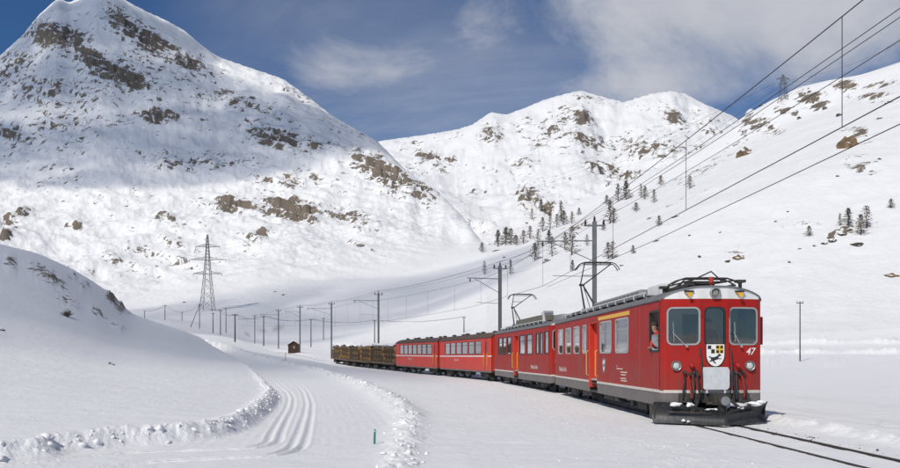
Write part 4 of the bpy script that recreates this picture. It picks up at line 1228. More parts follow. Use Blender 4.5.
# hoses, jumper cables and grab rails around the marker lamps
rng_ = random.Random(4)
for s in (-1, 1):
    for k, (x, z0, z1, mt_) in enumerate(((.40, 1.95, .75, M_dark), (.48, 1.38, .60, M_black), (.56, 1.30, .62, M_dark), (.68, 1.30, .66, M_red_loco), (.76, 1.20, .62, M_black))):
        a, b = onface(s * x, z0, -.05), onface(s * (x + rng_.uniform(-.08, .08)), z1, -.10)
        mid = (a + b) / 2 + Vector((s * rng_.uniform(-.06, .10), -rng_.uniform(.04, .14), -rng_.uniform(0, .2)))
        m = MB(); pts = []
        for t in np.linspace(0, 1, 9):
            pts.append(a * (1 - t) ** 2 + mid * 2 * t * (1 - t) + b * t * t)
        m.path([onface(s * x, z0, .0)] + pts, .026 if k else .018, 8)
        m.build('hose', mt_, lead, smooth=True)
    m = MB()
    for k in range(4):
        x, z = s * (.44 + .11 * k), 1.28 + .05 * (k % 2)
        p = onface(x, z, 0); m.lathe([(.045, .0), (.05, -.06), (.035, -.10)], p, 'Y', 10)
    pieces(m, 'air_cock', M_dark, lead)
    m = MB(); a, b = onface(s * .36, 2.75, 0), onface(s * .36, 3.05, 0)
    m.path([a, a + Vector((0, -.06, .02)), b + Vector((0, -.06, -.02)), b], .014); m.build('grab_rail', M_red_loco, lead)
# rear-view mirror panel on the far side
MB().box((1.335, .45, 2.05), (1.46, .50, 2.78)).box((1.30, .46, 2.3), (1.36, .49, 2.4)).build('mirror', M_red_loco, lead, bevel=.015)
# lettering and crest on the near side
for s in (-1,):
    lettering('lettering', 'Rhätische Bahn', .28, M_letter, lead, (-(HW + .003), 14.2, 1.10), (R(90), 0, R(-90)))
    mpS = lambda u, v_, d: (-(HW + .006 - d), u, v_)
    shs = [(6.55 + a * .75, 1.42 + b * .9) for a, b in sh]
    so_ = plate(MB(), shs, mpS, 0, .006).build('side_crest', pmat('grey_crest', (.22, .19, .17), .5, var=.3, scale=20), lead)
    cb = MB(); plate(cb, [(6.40, 1.62), (6.50, 1.62), (6.50, 1.5), (6.40, 1.5)], mpS, -.003, 0); plate(cb, [(6.57, 1.60), (6.69, 1.60), (6.69, 1.47), (6.57, 1.47)], mpS, -.003, 0); plate(cb, [(6.45, 1.38), (6.65, 1.40), (6.6, 1.25), (6.5, 1.27)], mpS, -.003, 0)
    cb.build('crest_charges', M_shieldw, so_)
    cb = MB(); mpS2 = lambda u, v_, d: (-(HW + .003 - d), u, v_)
    for k, (y0, y1, z) in enumerate(((4.75, 4.85, 1.42), (4.45, 4.85, 1.34), (4.1, 4.4, 1.34), (3.6, 4.35, 1.24), (3.75, 4.3, 1.16), (3.7, 4.35, 1.05), (3.6, 4.3, .98))):
        plate(cb, [(y0, z), (y1, z), (y1, z + .035), (y0, z + .035)], mpS2, 0, .003)
    cb.build('data_panel', M_stripe, lead)
# snow plough: hollow mouldboard in two wings meeting at the nose
V, Fc = [], []
NU, NV = 25, 8
for i in range(NU):
    x = -1.50 + 3.0 * i / (NU - 1)
    nose = 1.06 * (1 - abs(x) / 1.50) ** 1.15
    for j in range(NV):
        t = j / (NV - 1)
        z = .03 + (.35 + .19 * min(1, abs(x) / 1.2)) * t
        conc = .16 * math.sin(math.pi * (t * .9)) - .22 * t * t * 0.4
        V.append((x, .28 - nose + conc, z))
nb = len(V)
V += [(x, y + .03, z) for x, y, z in V]
for i in range(NU - 1):
    for j in range(NV - 1):
        a = i * NV + j
        Fc += [(a, a + 1, a + NV + 1, a + NV), (nb + a, nb + a + NV, nb + a + NV + 1, nb + a + 1)]
for i in range(NU - 1):
    a, b = i * NV, i * NV + NV - 1
    Fc += [(a, a + NV, nb + a + NV, nb + a), (b, nb + b, nb + b + NV, b + NV)]
for i in (0, NU - 1):
    for j in range(NV - 1):
        a = i * NV + j; Fc.append((a, nb + a, nb + a + 1, a + 1))
plow = MB().add(V, Fc).build('snow_plough', M_plow, lead, auto=True)
m = MB()
for s in (-1, 1):
    m.box((s * 1.47, .33, .10), (s * 1.44, .75, .50)); m.box((s * .7, -.20, .30), (s * .62, .6, .42)); m.box((s * .5, -.36, .32), (s * .44, .3, .40))
    m.tube((s * .62, -.25, .38), (s * .35, .1, .7), .04)
pieces(m, 'plough_bracket', M_dark, plow)
m = MB(); m.prism([(-1.2, .12), (-.3, -.48), (.3, -.48), (1.2, .12)], .31, .34, 'Z'); m.build('plough_deck', M_dark, plow)
def blob(mb, c, r, seed, sq=(1, 1, 1), amp=.35, sub=2):
    bm = bmesh.new(); bmesh.ops.create_icosphere(bm, subdivisions=sub, radius=1.0)
    n0 = len(mb.v)
    for v_ in bm.verts:
        k = 1 + amp * mnoise.fractal(v_.co * 1.4 + Vector((seed * 3.7, seed * 1.3, 0)), .9, 2.0, 3)
        mb.v.append((c[0] + v_.co.x * r * k * sq[0], c[1] + v_.co.y * r * k * sq[1], c[2] + v_.co.z * r * k * sq[2]))
    for f in bm.faces: mb.f.append(tuple(n0 + q.index for q in f.verts))
    bm.free(); return mb
for k, (x, y, z, r, sq) in enumerate(((1.02, -.06, .53, .12, (1.7, .8, .42)), (1.28, .14, .56, .08, (1.5, .8, .5)), (-1.0, -.04, .52, .10, (1.6, .8, .5)), (-.72, -.24, .52, .07, (1.3, .9, .7)), (-.30, -.52, .42, .045, (2.6, .6, .5)), (-.16, -.5, .40, .05, (1, .8, .9)), (-.86, -.17, .12, .035, (1.5, .6, .8)), (-.76, -.24, .10, .028, (1.3, .6, .8)), (.55, -.32, .44, .05, (1.6, .9, .5)))):
    blob(MB(), (x, y, z), r, k, sq, .6, 3).build('snow_patch', M_snow_plain, lead, smooth=True)

# --- people in the cab
def person(label, joints, edges, radii, loc, rz, top, parts, head):
    """one continuous body grown over a jointed skeleton"""
    me = bpy.data.meshes.new('person'); me.from_pydata(joints, edges, [])
    o = bpy.data.objects.new('person', me); COL.objects.link(o)
    o.modifiers.new('skin', 'SKIN'); sub = o.modifiers.new('sub', 'SUBSURF'); sub.levels = 2; sub.render_levels = 2
    sv = me.skin_vertices[0].data
    for i, r in enumerate(radii):
        sv[i].radius = (r if isinstance(r, tuple) else (r, r)); sv[i].use_root = (i == 0)
    dg = bpy.context.evaluated_depsgraph_get()
    m2 = bpy.data.meshes.new_from_object(o.evaluated_get(dg))
    bpy.data.objects.remove(o)
    for mm in (top, M_trousers, M_skin, M_hair): m2.materials.append(mm)
    J = [Vector(j) for j in joints]
    hc = J[head]
    for p in m2.polygons:
        c = p.center
        best = min(range(len(J)), key=lambda i: (J[i] - c).length)
        p.material_index = parts[best]
        if best == head or (c - hc).length < .16 and c.z > hc.z - .12:
            p.material_index = 3 if c.z > hc.z + .05 or (c.z > hc.z - .03 and c.y > hc.y - .01) else 2
        p.use_smooth = True
    # face: brow, nose and chin are pulled out of the head towards -Y
    for v_ in m2.vertices:
        d = v_.co - hc
        if d.length < .17 and d.y < -.04:
            if abs(d.x) < .022 and -.045 < d.z < .015: v_.co.y -= .022
            if abs(abs(d.x) - .033) < .016 and .0 < d.z < .03: v_.co.y += .010
            if abs(d.x) < .03 and -.10 < d.z < -.07: v_.co.y -= .010
    o = bpy.data.objects.new('person', m2); COL.objects.link(o)
    o.location = loc; o.rotation_euler = (0, 0, rz)
    tag(o, label, 'person')
    hb = MB(); hb.lathe([(.101, -.035), (.106, .01), (.100, .05), (.075, .088), (.035, .108), (.004, .113)], (hc.x, hc.y + .022, hc.z + .015), 'Z', 16)
    hb.v = [(x, hc.y + .022 + (y - hc.y - .022) * 1.08, z + (.05 if y < hc.y - .03 and z < hc.z + .05 else 0)) for x, y, z in hb.v]
    hb.build('hair', M_hair, o, smooth=True)
    return o
def standing(arm_l, arm_r, h=1.0):
    #   0 pelvis 1 belly 2 chest 3 neckbase 4 neck 5 head 6 crown | 7.. legs | arms
    J = [(0, 0, .95), (0, 0, 1.10), (0, -.01, 1.30), (0, 0, 1.43), (0, -.01, 1.50), (0, -.02, 1.61), (0, -.015, 1.70),
         (.09, 0, .88), (.10, -.01, .50), (.10, .02, .10), (.10, -.13, .04), (-.09, 0, .88), (-.10, -.01, .50), (-.10, .02, .10), (-.10, -.13, .04)]
    E = [(0, 1), (1, 2), (2, 3), (3, 4), (4, 5), (5, 6), (0, 7), (7, 8), (8, 9), (9, 10), (0, 11), (11, 12), (12, 13), (13, 14)]
    Rr_ = [(.15, .11), (.14, .10), (.17, .11), (.10, .08), .055, (.078, .095), (.06, .075), .085, .06, .045, .04, .085, .06, .045, .04]
    Pt = [1, 0, 0, 0, 2, 2, 3, 1, 1, 1, 1, 1, 1, 1, 1]
    for arm, sx in ((arm_l, 1), (arm_r, -1)):
        n = len(J)
        J += [(sx * .18, 0, 1.38)] + arm
        E += [(2, n), (n, n + 1), (n + 1, n + 2), (n + 2, n + 3)]
        Rr_ += [.06, .045, .034, .03]; Pt += [0, 0, 0, 2]
        # fingers and thumb fan out from the palm
        w, p = Vector(arm[1]), Vector(arm[2]); d = (p - w).normalized(); sd_ = d.cross(Vector((0, 0, 1)));
        if sd_.length < .1: sd_ = Vector((0, 1, 0))
        sd_.normalize()
        for q, (o_, ln) in enumerate(((-.03, .07), (-.01, .085), (.012, .08), (.032, .062))):
            k = len(J); a = p + sd_ * o_ + d * .03; b = a + d * ln + Vector((0, 0, -.02))
            J += [tuple(a), tuple(b)]; E += [(n + 3, k), (k, k + 1)]; Rr_ += [.011, .009]; Pt += [2, 2]
        k = len(J); a = p - sd_ * .05; J += [tuple(a), tuple(a + d * .045 - sd_ * .012)]; E += [(n + 3, k), (k, k + 1)]; Rr_ += [.013, .010]; Pt += [2, 2]
    J = [(x * h, y * h, z * h) for x, y, z in J]
    return J, E, Rr_, Pt
def car_point(root, p):
    bpy.context.view_layer.update()
    return root.matrix_world @ Vector(p)
rz1 = lead.rotation_euler[2]
# driver's mate at the open side window: one forearm over the sill, looking ahead
J, E, RR, PP = standing([(.24, .02, 1.14), (.22, -.16, 1.02), (.20, -.24, 1.00)], [(-.27, -.06, 1.14), (-.30, -.24, 1.03), (-.33, -.31, 1.03)])
J = [((x - .02 if 1.0 < z < 1.2 else x - .07 if z < 1.40 else x - .13 if z < 1.47 else x - .19) if i in (1, 2, 3, 4, 5, 6) else x, y, z) for i, (x, y, z) in enumerate(J)]
person('person in a red jacket leaning at the railcar side window', J, E, RR, car_point(lead, (-1.02, 1.16, .945)), rz1 - R(12), M_jacket, PP, 5)
J, E, RR, PP = standing([(.24, -.02, 1.14), (.16, -.20, 1.08), (.10, -.25, 1.10)], [(-.24, -.02, 1.14), (-.16, -.20, 1.08), (-.10, -.25, 1.10)], 1.04)
person('person in dark red standing behind the middle front window of the railcar', J, E, RR, car_point(lead, (-.02, .44, .945)), rz1, M_cardigan, PP, 5)

# --- second railcar
S2 = S_FRONT + L1 + .85
second = railcar('second red railcar coupled behind the leading one, brown resistors on its roof', S2, L1,
                 [(1.7, 2.3), (2.6, 3.2), (4.15, 5.5), (6.0, 7.5), (10.2, 11.4), (11.75, 12.95), (13.3, 14.6)], (7.95, 9.3))
lettering('lettering', 'Rhätische Bahn', .28, M_letter, second, (-(HW + .003), 3.6, 1.10), (R(90), 0, R(-90)))

# --- coaches
def coach(label, s0, L, doors, nwin, y0, y1):
    A, B = rail_at(s0), rail_at(s0 + L)
    root = empty('railway_coach', A, math.atan2(-(B.x - A.x), B.y - A.y))
    root.rotation_euler[0] = math.asin((B.z - A.z) / L)
    tag(root, label, 'coach', 'vehicles of the red train')
    hw = 1.30; ZB, ZT = .72, 3.06
    pitch = (y1 - y0) / nwin
    wins = [(y0 + i * pitch + .12, y0 + (i + 1) * pitch - .12) for i in range(nwin)]
    for s in (-1, 1):
        mp = side_map(s, hw)
        holes = [(a, b, 1.92, 2.82) for a, b in wins] + [(a, b, ZB - .01, 2.92) for a, b in doors]
        mb = MB(); sheet(mb, [0, L], [ZB, ZT], holes, mp, .06)
        w = mb.build('side_wall', M_red_coach, root)
        m = MB(); e = [0] + [q for d_ in doors for q in d_] + [L]
        for k in range(0, len(e), 2): m.box((s * (hw + .005), e[k], 1.70), (s * (hw - .02), e[k + 1], 1.79))
        m.build('stripe', M_white, w)
        MB().box((s * (hw - .01), .1, .60), (s * (hw - .05), L - .1, .72)).build('solebar', M_skirt, root)
        for a, b in wins: window(root, mp, a, b, 1.92, 2.82, M_black, M_glass, r=.06, fw=.03, bar=.72)
        for a, b in doors:
            mpd = lambda u, v_, d, s=s: (s * (hw - .03 - d), u, v_)
            mb = MB(); sheet(mb, [a + .02, b - .02], [ZB + .0, 2.90], [(a + .2, b - .2, 1.92, 2.72)], mpd, .05)
            dd = mb.build('door', M_red_lit, root)
            window(dd, mpd, a + .2, b - .2, 1.92, 2.72, M_black, M_glass, r=.06, fw=.03, name='door_window')
            for y in (a - .05, b + .05):
                m = MB(); m.path([(s * hw, y, 1.1), (s * (hw + .06), y, 1.12), (s * (hw + .06), y, 1.95), (s * hw, y, 1.97)], .018, 6); m.build('handrail', M_yellow, root)
            MB().box((s * (hw + .02), a, .38), (s * (hw - .3), b, .42)).box((s * (hw + .0), a, .42), (s * (hw - .04), a + .03, .72)).box((s * (hw + .0), b - .03, .42), (s * (hw - .04), b, .72)).build('step', M_dark, root)
    lettering('lettering', 'Rhätische Bahn', .25, M_letter, root, (-(hw + .003), L * .62, 1.36), (R(90), 0, R(-90)))
    for y, sg in ((0, -1), (L, 1)):
        mb = MB(); sheet(mb, [-hw, hw], [ZB, ZT], [(-.4, .4, ZB - .01, 2.75)], lambda u, v_, d, y=y, sg=sg: (u, y - sg * d, v_), .06)
        ew = mb.build('end_wall', M_red_lit, root)
        m = MB(); xs = np.linspace(-hw, hw, 21); rz_ = lambda x: 3.06 + .42 * (1 - (abs(x) / (hw + .03)) ** 2.4) ** .7 - .03
        poly = [(x, rz_(x)) for x in xs] + [(hw, 3.06), (-hw, 3.06)][0:0] + [(hw, 3.06), (-hw, 3.06)]
        m.prism(poly, y, y - sg * .05, 'Y'); m.build('end_gable', M_red_lit, root)
        m = MB(); n = 6
        for k in range(n):
            a, b = y + sg * .05 * k, y + sg * (.05 * k + .035)
            ring(m, rrect(0, 1.85, 1.0, 2.1, .1), rrect(0, 1.85, .8, 1.9, .06), lambda u, v_, d, a=a, sg=sg: (u, a + sg * d, v_), 0, .035)
        m.build('gangway_bellows', M_black, root)
        for s in (-1, 1):
            m = MB(); m.lathe([(.07, 0), (.075, sg * .06), (.05, sg * .08)], (s * .95, y, 2.72), 'Y', 14); m.build('end_lamp', M_yellow, root)
        m = MB(); m.box((-.16, y, .52), (.16, y + sg * .35, .78)); m.lathe([(.07, 0), (.07, sg * .2), (.2, sg * .24), (.2, sg * .28)], (0, y + sg * .12, .64), 'Y', 16); m.build('coupler', M_dark, root)
    V, Fc = [], []
    xs = [x * (hw + .04) / 1.34 for x in XS]
    for y in (-.06, L * .25, L * .5, L * .75, L + .06):
        for x in xs: V.append((x, y, 3.06 + .42 * (1 - min(1, abs(x) / (hw + .04)) ** 2.4) ** .7))
    n = len(xs)
    for k in range(4):
        for i in range(n - 1):
            a = k * n + i; Fc.append((a, a + 1, a + n + 1, a + n))
    nb = len(V); V += [(x, y, z - .04) for x, y, z in V]; Fc += [tuple(nb + q for q in f[::-1]) for f in Fc]
    for i in range(n - 1):
        Fc.append((i, i + 1, nb + i + 1, nb + i)); b = 4 * n + i; Fc.append((b, b + 1, nb + b + 1, nb + b))
    rf = MB().add(V, Fc).build('roof', M_coach_roof, root, auto=True)
    for k in range(7):
        y = L * (k + .5) / 7
        m = MB(); m.lathe([(.16, -.02), (.16, .06), (.21, .07), (.19, .12), (.05, .15)], (0.0 if k % 2 else -.25, y, 3.46), 'Z', 14); m.build('roof_vent', M_coach_roof, rf)
    MB().box((-hw + .07, .07, .74), (hw - .07, L - .07, .80)).build('floor', M_cab, root)
    m = MB()
    for a, b in wins:
        for s in (-1, 1):
            m.box((s * 1.2, b + .06, 1.1), (s * .3, b + .18, 2.0)); m.box((s * 1.2, a, 1.1), (s * .3, b, 1.24))
    pieces(m, 'seat', M_seat, root)
    MB().box((-.9, .3, .52), (.9, L - .3, .72)).build('underframe', M_dark, root)
    bogie(root, 2.6, 1.8, .34); bogie(root, L - 2.6, 1.8, .34)
    m = MB()
    for s in (-1, 1): m.box((s * 1.1, L * .4, .28), (s * .7, L * .4 + 1.6, .6)); m.tube((s * .95, L * .58, .42), (s * .95, L * .58 + 1.2, .42), .14, n=12)
    pieces(m, 'equipment_case', M_dark, root)
    return root
LC = 16.3
S3 = S2 + L1 + .95
coach('red passenger coach with brown roof coupled right behind the two railcars', S3, LC, [(1.0, 1.75)], 6, 2.5, 14.3)
S4 = S3 + LC + .9
coach('red passenger coach with brown roof between the other coach and the timber wagons', S4, LC, [(.45, 1.2)], 7, 1.9, 14.6)

# --- timber wagons and their logs
M_bark = pmat('log_bark', (0.115, 0.07, 0.035), 0.95, var=0.45, scale=2.2, bump=.6, bscale=14, dirt=(.24, .14, .05), dirt_amt=.7)
M_bark2 = pmat('pale_log_bark', (0.24, 0.13, 0.045), 0.95, var=0.4, scale=2.2, bump=.6, bscale=14, dirt=(.10, .06, .03), dirt_amt=.7)
M_cut = pmat('sawn_log_end', (0.50, 0.30, 0.11), 0.85, var=0.25, scale=9)
M_stake = pmat('rusty_stake', (0.12, 0.085, 0.06), 0.8, var=0.3, scale=5)
def log_mesh(seed, L, r, bark):
    rg = random.Random(seed)
    me = MB(); n = 9; rings = 5
    V, Fc = [], []
    for k in range(rings):
        t = k / (rings - 1)
        ox, oz = rg.uniform(-.02, .02), rg.uniform(-.015, .015)
        rr = r * (1.04 - .14 * t) * rg.uniform(.96, 1.04)
        for i in range(n):
            a = 2 * math.pi * i / n
            q = rr * rg.uniform(.95, 1.05)
            V.append((ox + q * math.cos(a), -L / 2 + L * t, oz + q * math.sin(a)))
    for k in range(rings - 1):
        for i in range(n):
            a, b = k * n + i, k * n + (i + 1) % n; Fc.append((a, b, b + n, a + n))
    Fc += [tuple(range(n - 1, -1, -1)), tuple((rings - 1) * n + i for i in range(n))]
    m = me.add(V, Fc).mesh('log', bark); m.materials.append(M_cut)
    for p in m.polygons:
        if len(p.vertices) > 4: p.material_index = 1
        else: p.use_smooth = True
    return m
LOGS = [log_mesh(k, 4.4 + .12 * (k % 3), .185 + .012 * (k % 4), M_bark if k % 3 else M_bark2) for k in range(8)]
rg = random.Random(11)
LW = 12.2
WLAB = ['timber wagon loaded with snow-topped logs, coupled to the last red coach', 'timber wagon loaded with snow-topped logs, the middle of three', 'timber wagon loaded with snow-topped logs at the very end of the train']
SLAB = ['snow lying on the logs of the wagon next to the red coach', 'snow lying on the logs of the middle timber wagon', 'snow lying on the logs of the last timber wagon']
s0 = S4 + LC + .9
for k in range(3):
    A, B = rail_at(s0), rail_at(s0 + LW)
    rzw = math.atan2(-(B.x - A.x), B.y - A.y)
    root = empty('timber_wagon', A, rzw); root.rotation_euler[0] = math.asin((B.z - A.z) / LW)
    tag(root, WLAB[k], 'wagon', 'vehicles of the red train')
    MB().box((-1.2, 0, .78), (1.2, LW, .92)).box((-.5, 0, .50), (.5, LW, .78)).build('deck', M_dark, root)
    for s in (-1, 1):
        MB().box((s * 1.24, 0, .70), (s * 1.2, LW, .96)).build('solebar', M_stake, root)
        for i in range(10):
            y = .35 + i * (LW - .7) / 9
            MB().box((s * 1.28, y - .06, .70), (s * 1.19, y + .06, 2.62)).build('stake', M_stake, root)
    for y in (0.06, LW - .06):
        m = MB()
        for i in range(6): m.box((-1.15, y - .04, .98 + i * .2), (1.15, y + .04, 1.13 + i * .2))
        for x in (-.9, 0, .9): m.box((x - .06, y - .06, .92), (x + .06, y + .06, 2.2))
        m.build('end_wall', M_stake, root)
    bogie(root, 2.0, 1.5, .34); bogie(root, LW - 2.0, 1.5, .34)
    for y, sg in ((0, -1), (LW, 1)):
        m = MB(); m.box((-.16, y, .52), (.16, y + sg * .3, .78)); m.lathe([(.07, 0), (.07, sg * .2), (.2, sg * .24), (.2, sg * .28)], (0, y + sg * .1, .64), 'Y', 14); m.build('coupler', M_dark, root)
    bpy.context.view_layer.update()
    MW = root.matrix_world.copy()
    tops = []
    for half in (0, 1):
        yc = LW * (.26 + .48 * half)
        for lay in range(5):
            nlog = 6 if lay % 2 == 0 else 5
            if lay == 4: nlog = 6
            for i in range(nlog):
                x = (i - (nlog - 1) / 2) * .385 + rg.uniform(-.02, .02); z = 1.12 + lay * .34 + rg.uniform(-.03, .03)
                o = bpy.data.objects.new('log', LOGS[rg.randrange(8)]); COL.objects.link(o)
                o.matrix_world = MW @ Matrix.Translation((x, yc + rg.uniform(-.22, .22), z)) @ Matrix.Rotation(math.pi * rg.randrange(2), 4, 'Z') @ Matrix.Rotation(rg.uniform(0, 6.28), 4, 'Y')
                tag(o, 'brown log in the %s layer of the %s pile on %s' % (('bottom', 'second lowest', 'middle', 'second highest', 'top')[lay], ('front', 'rear')[half], ('foremost wagon', 'middle wagon', 'rearmost wagon')[k]), 'log', 'logs on ' + ('first', 'second', 'third')[k] + ' timber wagon')
    # broken crust of snow on top
    m = MB()
    nx, ny = 26, 90
    V = {}
    for i in range(nx + 1):
        for j in range(ny + 1):
            x = -1.12 + 2.24 * i / nx; y = .35 + (LW - .7) * j / ny
            q = mnoise.fractal(Vector((x * 1.3 + 9 * k, y * .55, k * 4.1)), .9, 2.0, 4)
            h = .26 + .22 * q - .05 * (abs(x) / 1.12) ** 3 - .25 * math.exp(-((y - LW / 2) / .2) ** 2)
            V[i, j] = (x, y, 2.78 + max(-.06, h))
    vid = {}
    for kk, p in V.items():
        vid[kk] = len(m.v); m.v.append(p)
    for i in range(nx):
        for j in range(ny):
            if max(V[a][2] for a in ((i, j), (i + 1, j), (i + 1, j + 1), (i, j + 1))) > 2.76:
                m.f.append((vid[i, j], vid[i + 1, j], vid[i + 1, j + 1], vid[i, j + 1]))
    o = m.build('snow_crust', M_snow_plain, None, smooth=True); o.matrix_world = MW
    sol = o.modifiers.new('thick', 'SOLIDIFY'); sol.thickness = .17; sol.offset = -1
    tag(o, SLAB[k], 'snow', kind='stuff')
    s0 += LW + .5

# ================================================================ RAILWAY TRACK
M_rail = pmat('rusty_rail', (0.055, 0.040, 0.032), 0.6, metal=.3, var=.25, scale=3, dirt=(.05, .04, .035), dirt_amt=.5)
trk = empty('railway_track', (7.6, 0, 0))
tag(trk, 'pair of dark rails in the snow leading under the red train', 'railway')
for off in (-.535, .535):
    m = MB(); prof = [(-.034, .0), (.034, .0), (.034, -.035), (.012, -.045), (.012, -.12), (.055, -.135), (.055, -.15), (-.055, -.15), (-.055, -.135), (-.012, -.12), (-.012, -.045), (-.034, -.035)]
    V, Fc = [], []
    n = len(prof); ss = [s for s in np.arange(1.0, RARC[-1] - 1, 1.0)]
    for s in ss:
        p = rail_at(s); q = rail_at(s + .5); d = (q - p); d.z = 0; d.normalize(); r_v = Vector((d.y, -d.x, 0))
        for a, b in prof:
            V.append(p + r_v * (off + a) + Vector((0, 0, b)) - Vector(trk.location))
    for k in range(len(ss) - 1):
        for i in range(n):
            a, b = k * n + i, k * n + (i + 1) % n; Fc.append((a, b, b + n, a + n))
    m.add(V, Fc).build('rail', M_rail, trk)

# ================================================================ POLES AND WIRES
M_pole = pmat('galvanised_pole', (0.15, 0.16, 0.16), 0.6, metal=.2, var=.15, scale=2, dirt=(.10, .09, .08), dirt_amt=.4)
M_wood = pmat('tarred_wood_pole', (0.055, 0.045, 0.038), 0.85, var=.3, scale=3, bump=.3)
M_wire = pmat('wire', (0.03, 0.031, 0.033), 0.5, metal=.5, var=.1)
M_ins = pmat('brown_porcelain', (0.035, 0.02, 0.016), 0.25, var=.1)
def sag(a, b, s, n=14):
    a, b = Vector(a), Vector(b)
    return [a.lerp(b, t) - Vector((0, 0, 4 * s * t * (1 - t))) for t in np.linspace(0, 1, n)]
def insulator(parent, p, r=.07, h=.28, name='insulator'):
    m = MB(); m.lathe([(.02, 0), (r, .03), (r * .6, .07), (r, .11), (r * .6, .15), (r * .95, .19), (r * .5, .23), (r * .45, h)], p, 'Z', 8)
    return m.build(name, M_ins, parent, smooth=True)
CAT = []
def catenary_pole(label, x, y, ztop, arm=3.0, armz=None, parts=True):
    """mast on the right of the line with a cantilever reaching left over the track"""
    zb = ground(x, y)
    root = empty('catenary_pole', (x, y, zb), 0)
    tag(root, label, 'pole', 'overhead line masts beside the railway')
    H = ztop - zb
    # face the track
    k = int(np.argmin(np.hypot(RA[:, 0] - x, RA[:, 1] - y)))
    tp = Vector((RA[k, 0], RA[k, 1], 0)) - Vector((x, y, 0)); reach = tp.length; d = tp.normalized()
    root.rotation_euler[2] = math.atan2(d.y, d.x)
    m = MB()
    for s in (-1, 1):
        m.box((-.12, s * .11, -.6), (.12, s * .08, H - .15))
    z = .3
    while z < H - .4:
        m.box((-.10, -.08, z), (.10, .08, z + .1)); z += .55
    m.box((-.10, -.075, -.6), (-.06, .075, H - .16))
    m.build('mast', M_pole, root)
    MB().box((-.62, -.05, H - .42), (.62, .05, H - .34)).build('crossarm', M_pole, root)
    for cx, dz in ((-.52, -.34), (0, -.14), (.52, -.34)):
        insulator(root, (cx, 0, H + dz), .085, .30)
    az = (armz if armz else ztop - 1.25) - zb
    m = MB(); m.tube((.1, 0, az), (reach + .25, 0, az), .035, n=6); m.build('cantilever', M_pole, root)
    m = MB(); m.tube((.1, 0, az - 1.15), (reach * .86, 0, az - .03), .025, n=6); m.build('strut', M_pole, root)
    insulator(root, (reach, 0, az - .30), .07, .28)
    m = MB(); m.tube((.1, 0, az - 2.05), (reach * .8, 0, az - 2.0), .018, n=6); m.build('steady_arm', M_pole, root)
    CAT.append((Vector((x, y, ztop)), d, reach, Vector((x, y, 0)) + d * reach, zb + az))
    return root
def px_pole(px, Yd, pytop):
    return (px - 450) * Yd / F, Yd, EYE + (HOR - pytop) * Yd / F
catenary_pole('steel catenary mast standing beside the track just outside the picture', 10.65, 0.0, 9.05)
for lab, px, Yd, pt in (('tall steel catenary mast behind the first raised pantograph', 594.5, 46, 219), ('steel catenary mast behind the second raised pantograph', 500, 67, 264), ('steel catenary mast rising behind the log wagons', 378.5, 115, 292),
                        ('steel catenary mast at the tail end of the log wagons', 331.5, 150, 302), ('steel catenary mast right beside the small brown hut', 300, 168, 305.5), ('steel catenary mast left of the small brown hut', 278.5, 195, 309.5), ('farthest catenary mast, thin and dark, left of the hut', 254.8, 250, 315)):
    catenary_pole(lab, *px_pole(px, Yd, pt))
# overhead line: messenger, contact wire and droppers
ol = empty('overhead_line', (0, 0, 0)); tag(ol, 'catenary wire with droppers hanging above the railway track', 'overhead wire')
mes, con, con2 = [], [], []
for i, (a, b) in enumerate(zip(CAT[:-1], CAT[1:])):
    pa, pb = a[3].copy(), b[3].copy()
    za, zb_ = a[4] - .32, b[4] - .32
    if i == 0: za = 7.95; 
    n = 19
    for t in np.linspace(0, 1, n)[(0 if i == 0 else 1):]:
        q = pa.lerp(pb, t)
        mes.append(Vector((q.x, q.y, za + (zb_ - za) * t - 4 * .30 * t * (1 - t))))
        zr_ = float(rail_z(q.y))
        con.append(Vector((q.x, q.y, 5.78 + zr_)))
        if i == 0: con2.append(Vector((q.x + .82 - .55 * max(0, t - .6) / .4, q.y, 5.74)))
m = MB(); m.path(mes, .011, 5); m.build('messenger_wire', M_wire, ol)
m = MB(); m.path(con, .011, 5); m.build('contact_wire', M_wire, ol)
m = MB(); m.path(con2, .010, 5); m.build('contact_wire', M_wire, ol)
ym = np.array([p.y for p in con]); yd = 14.1
while yd < ym[-1] - 3:
    a = [float(np.interp(yd, ym, [p[k] for p in mes])) for k in range(3)]; b = [float(np.interp(yd, ym, [p[k] for p in con])) for k in range(3)]
    MB().tube(a, b, .008, n=5).build('dropper', M_wire, ol); yd += 8.0
for j, cx in enumerate((.52, 0, -.52)):
    pts = []
    for i, (a, b) in enumerate(zip(CAT[:-1], CAT[1:])):
        pa = a[0] + a[1] * cx + Vector((0, 0, .05 if cx else .22)); pb = b[0] + b[1] * cx + Vector((0, 0, .05 if cx else .22))
        if i == 0: pa.z -= .10
        q = sag(pa, pb, .35)
        pts += q if i == 0 else q[1:]
    o = MB().path(pts, .010, 5).build('feeder_wire', M_wire)
    tag(o, ('track-side', 'middle', 'slope-side')[j] + ' one of three wires running along the tops of catenary masts', 'wire', 'wires on the catenary mast tops')
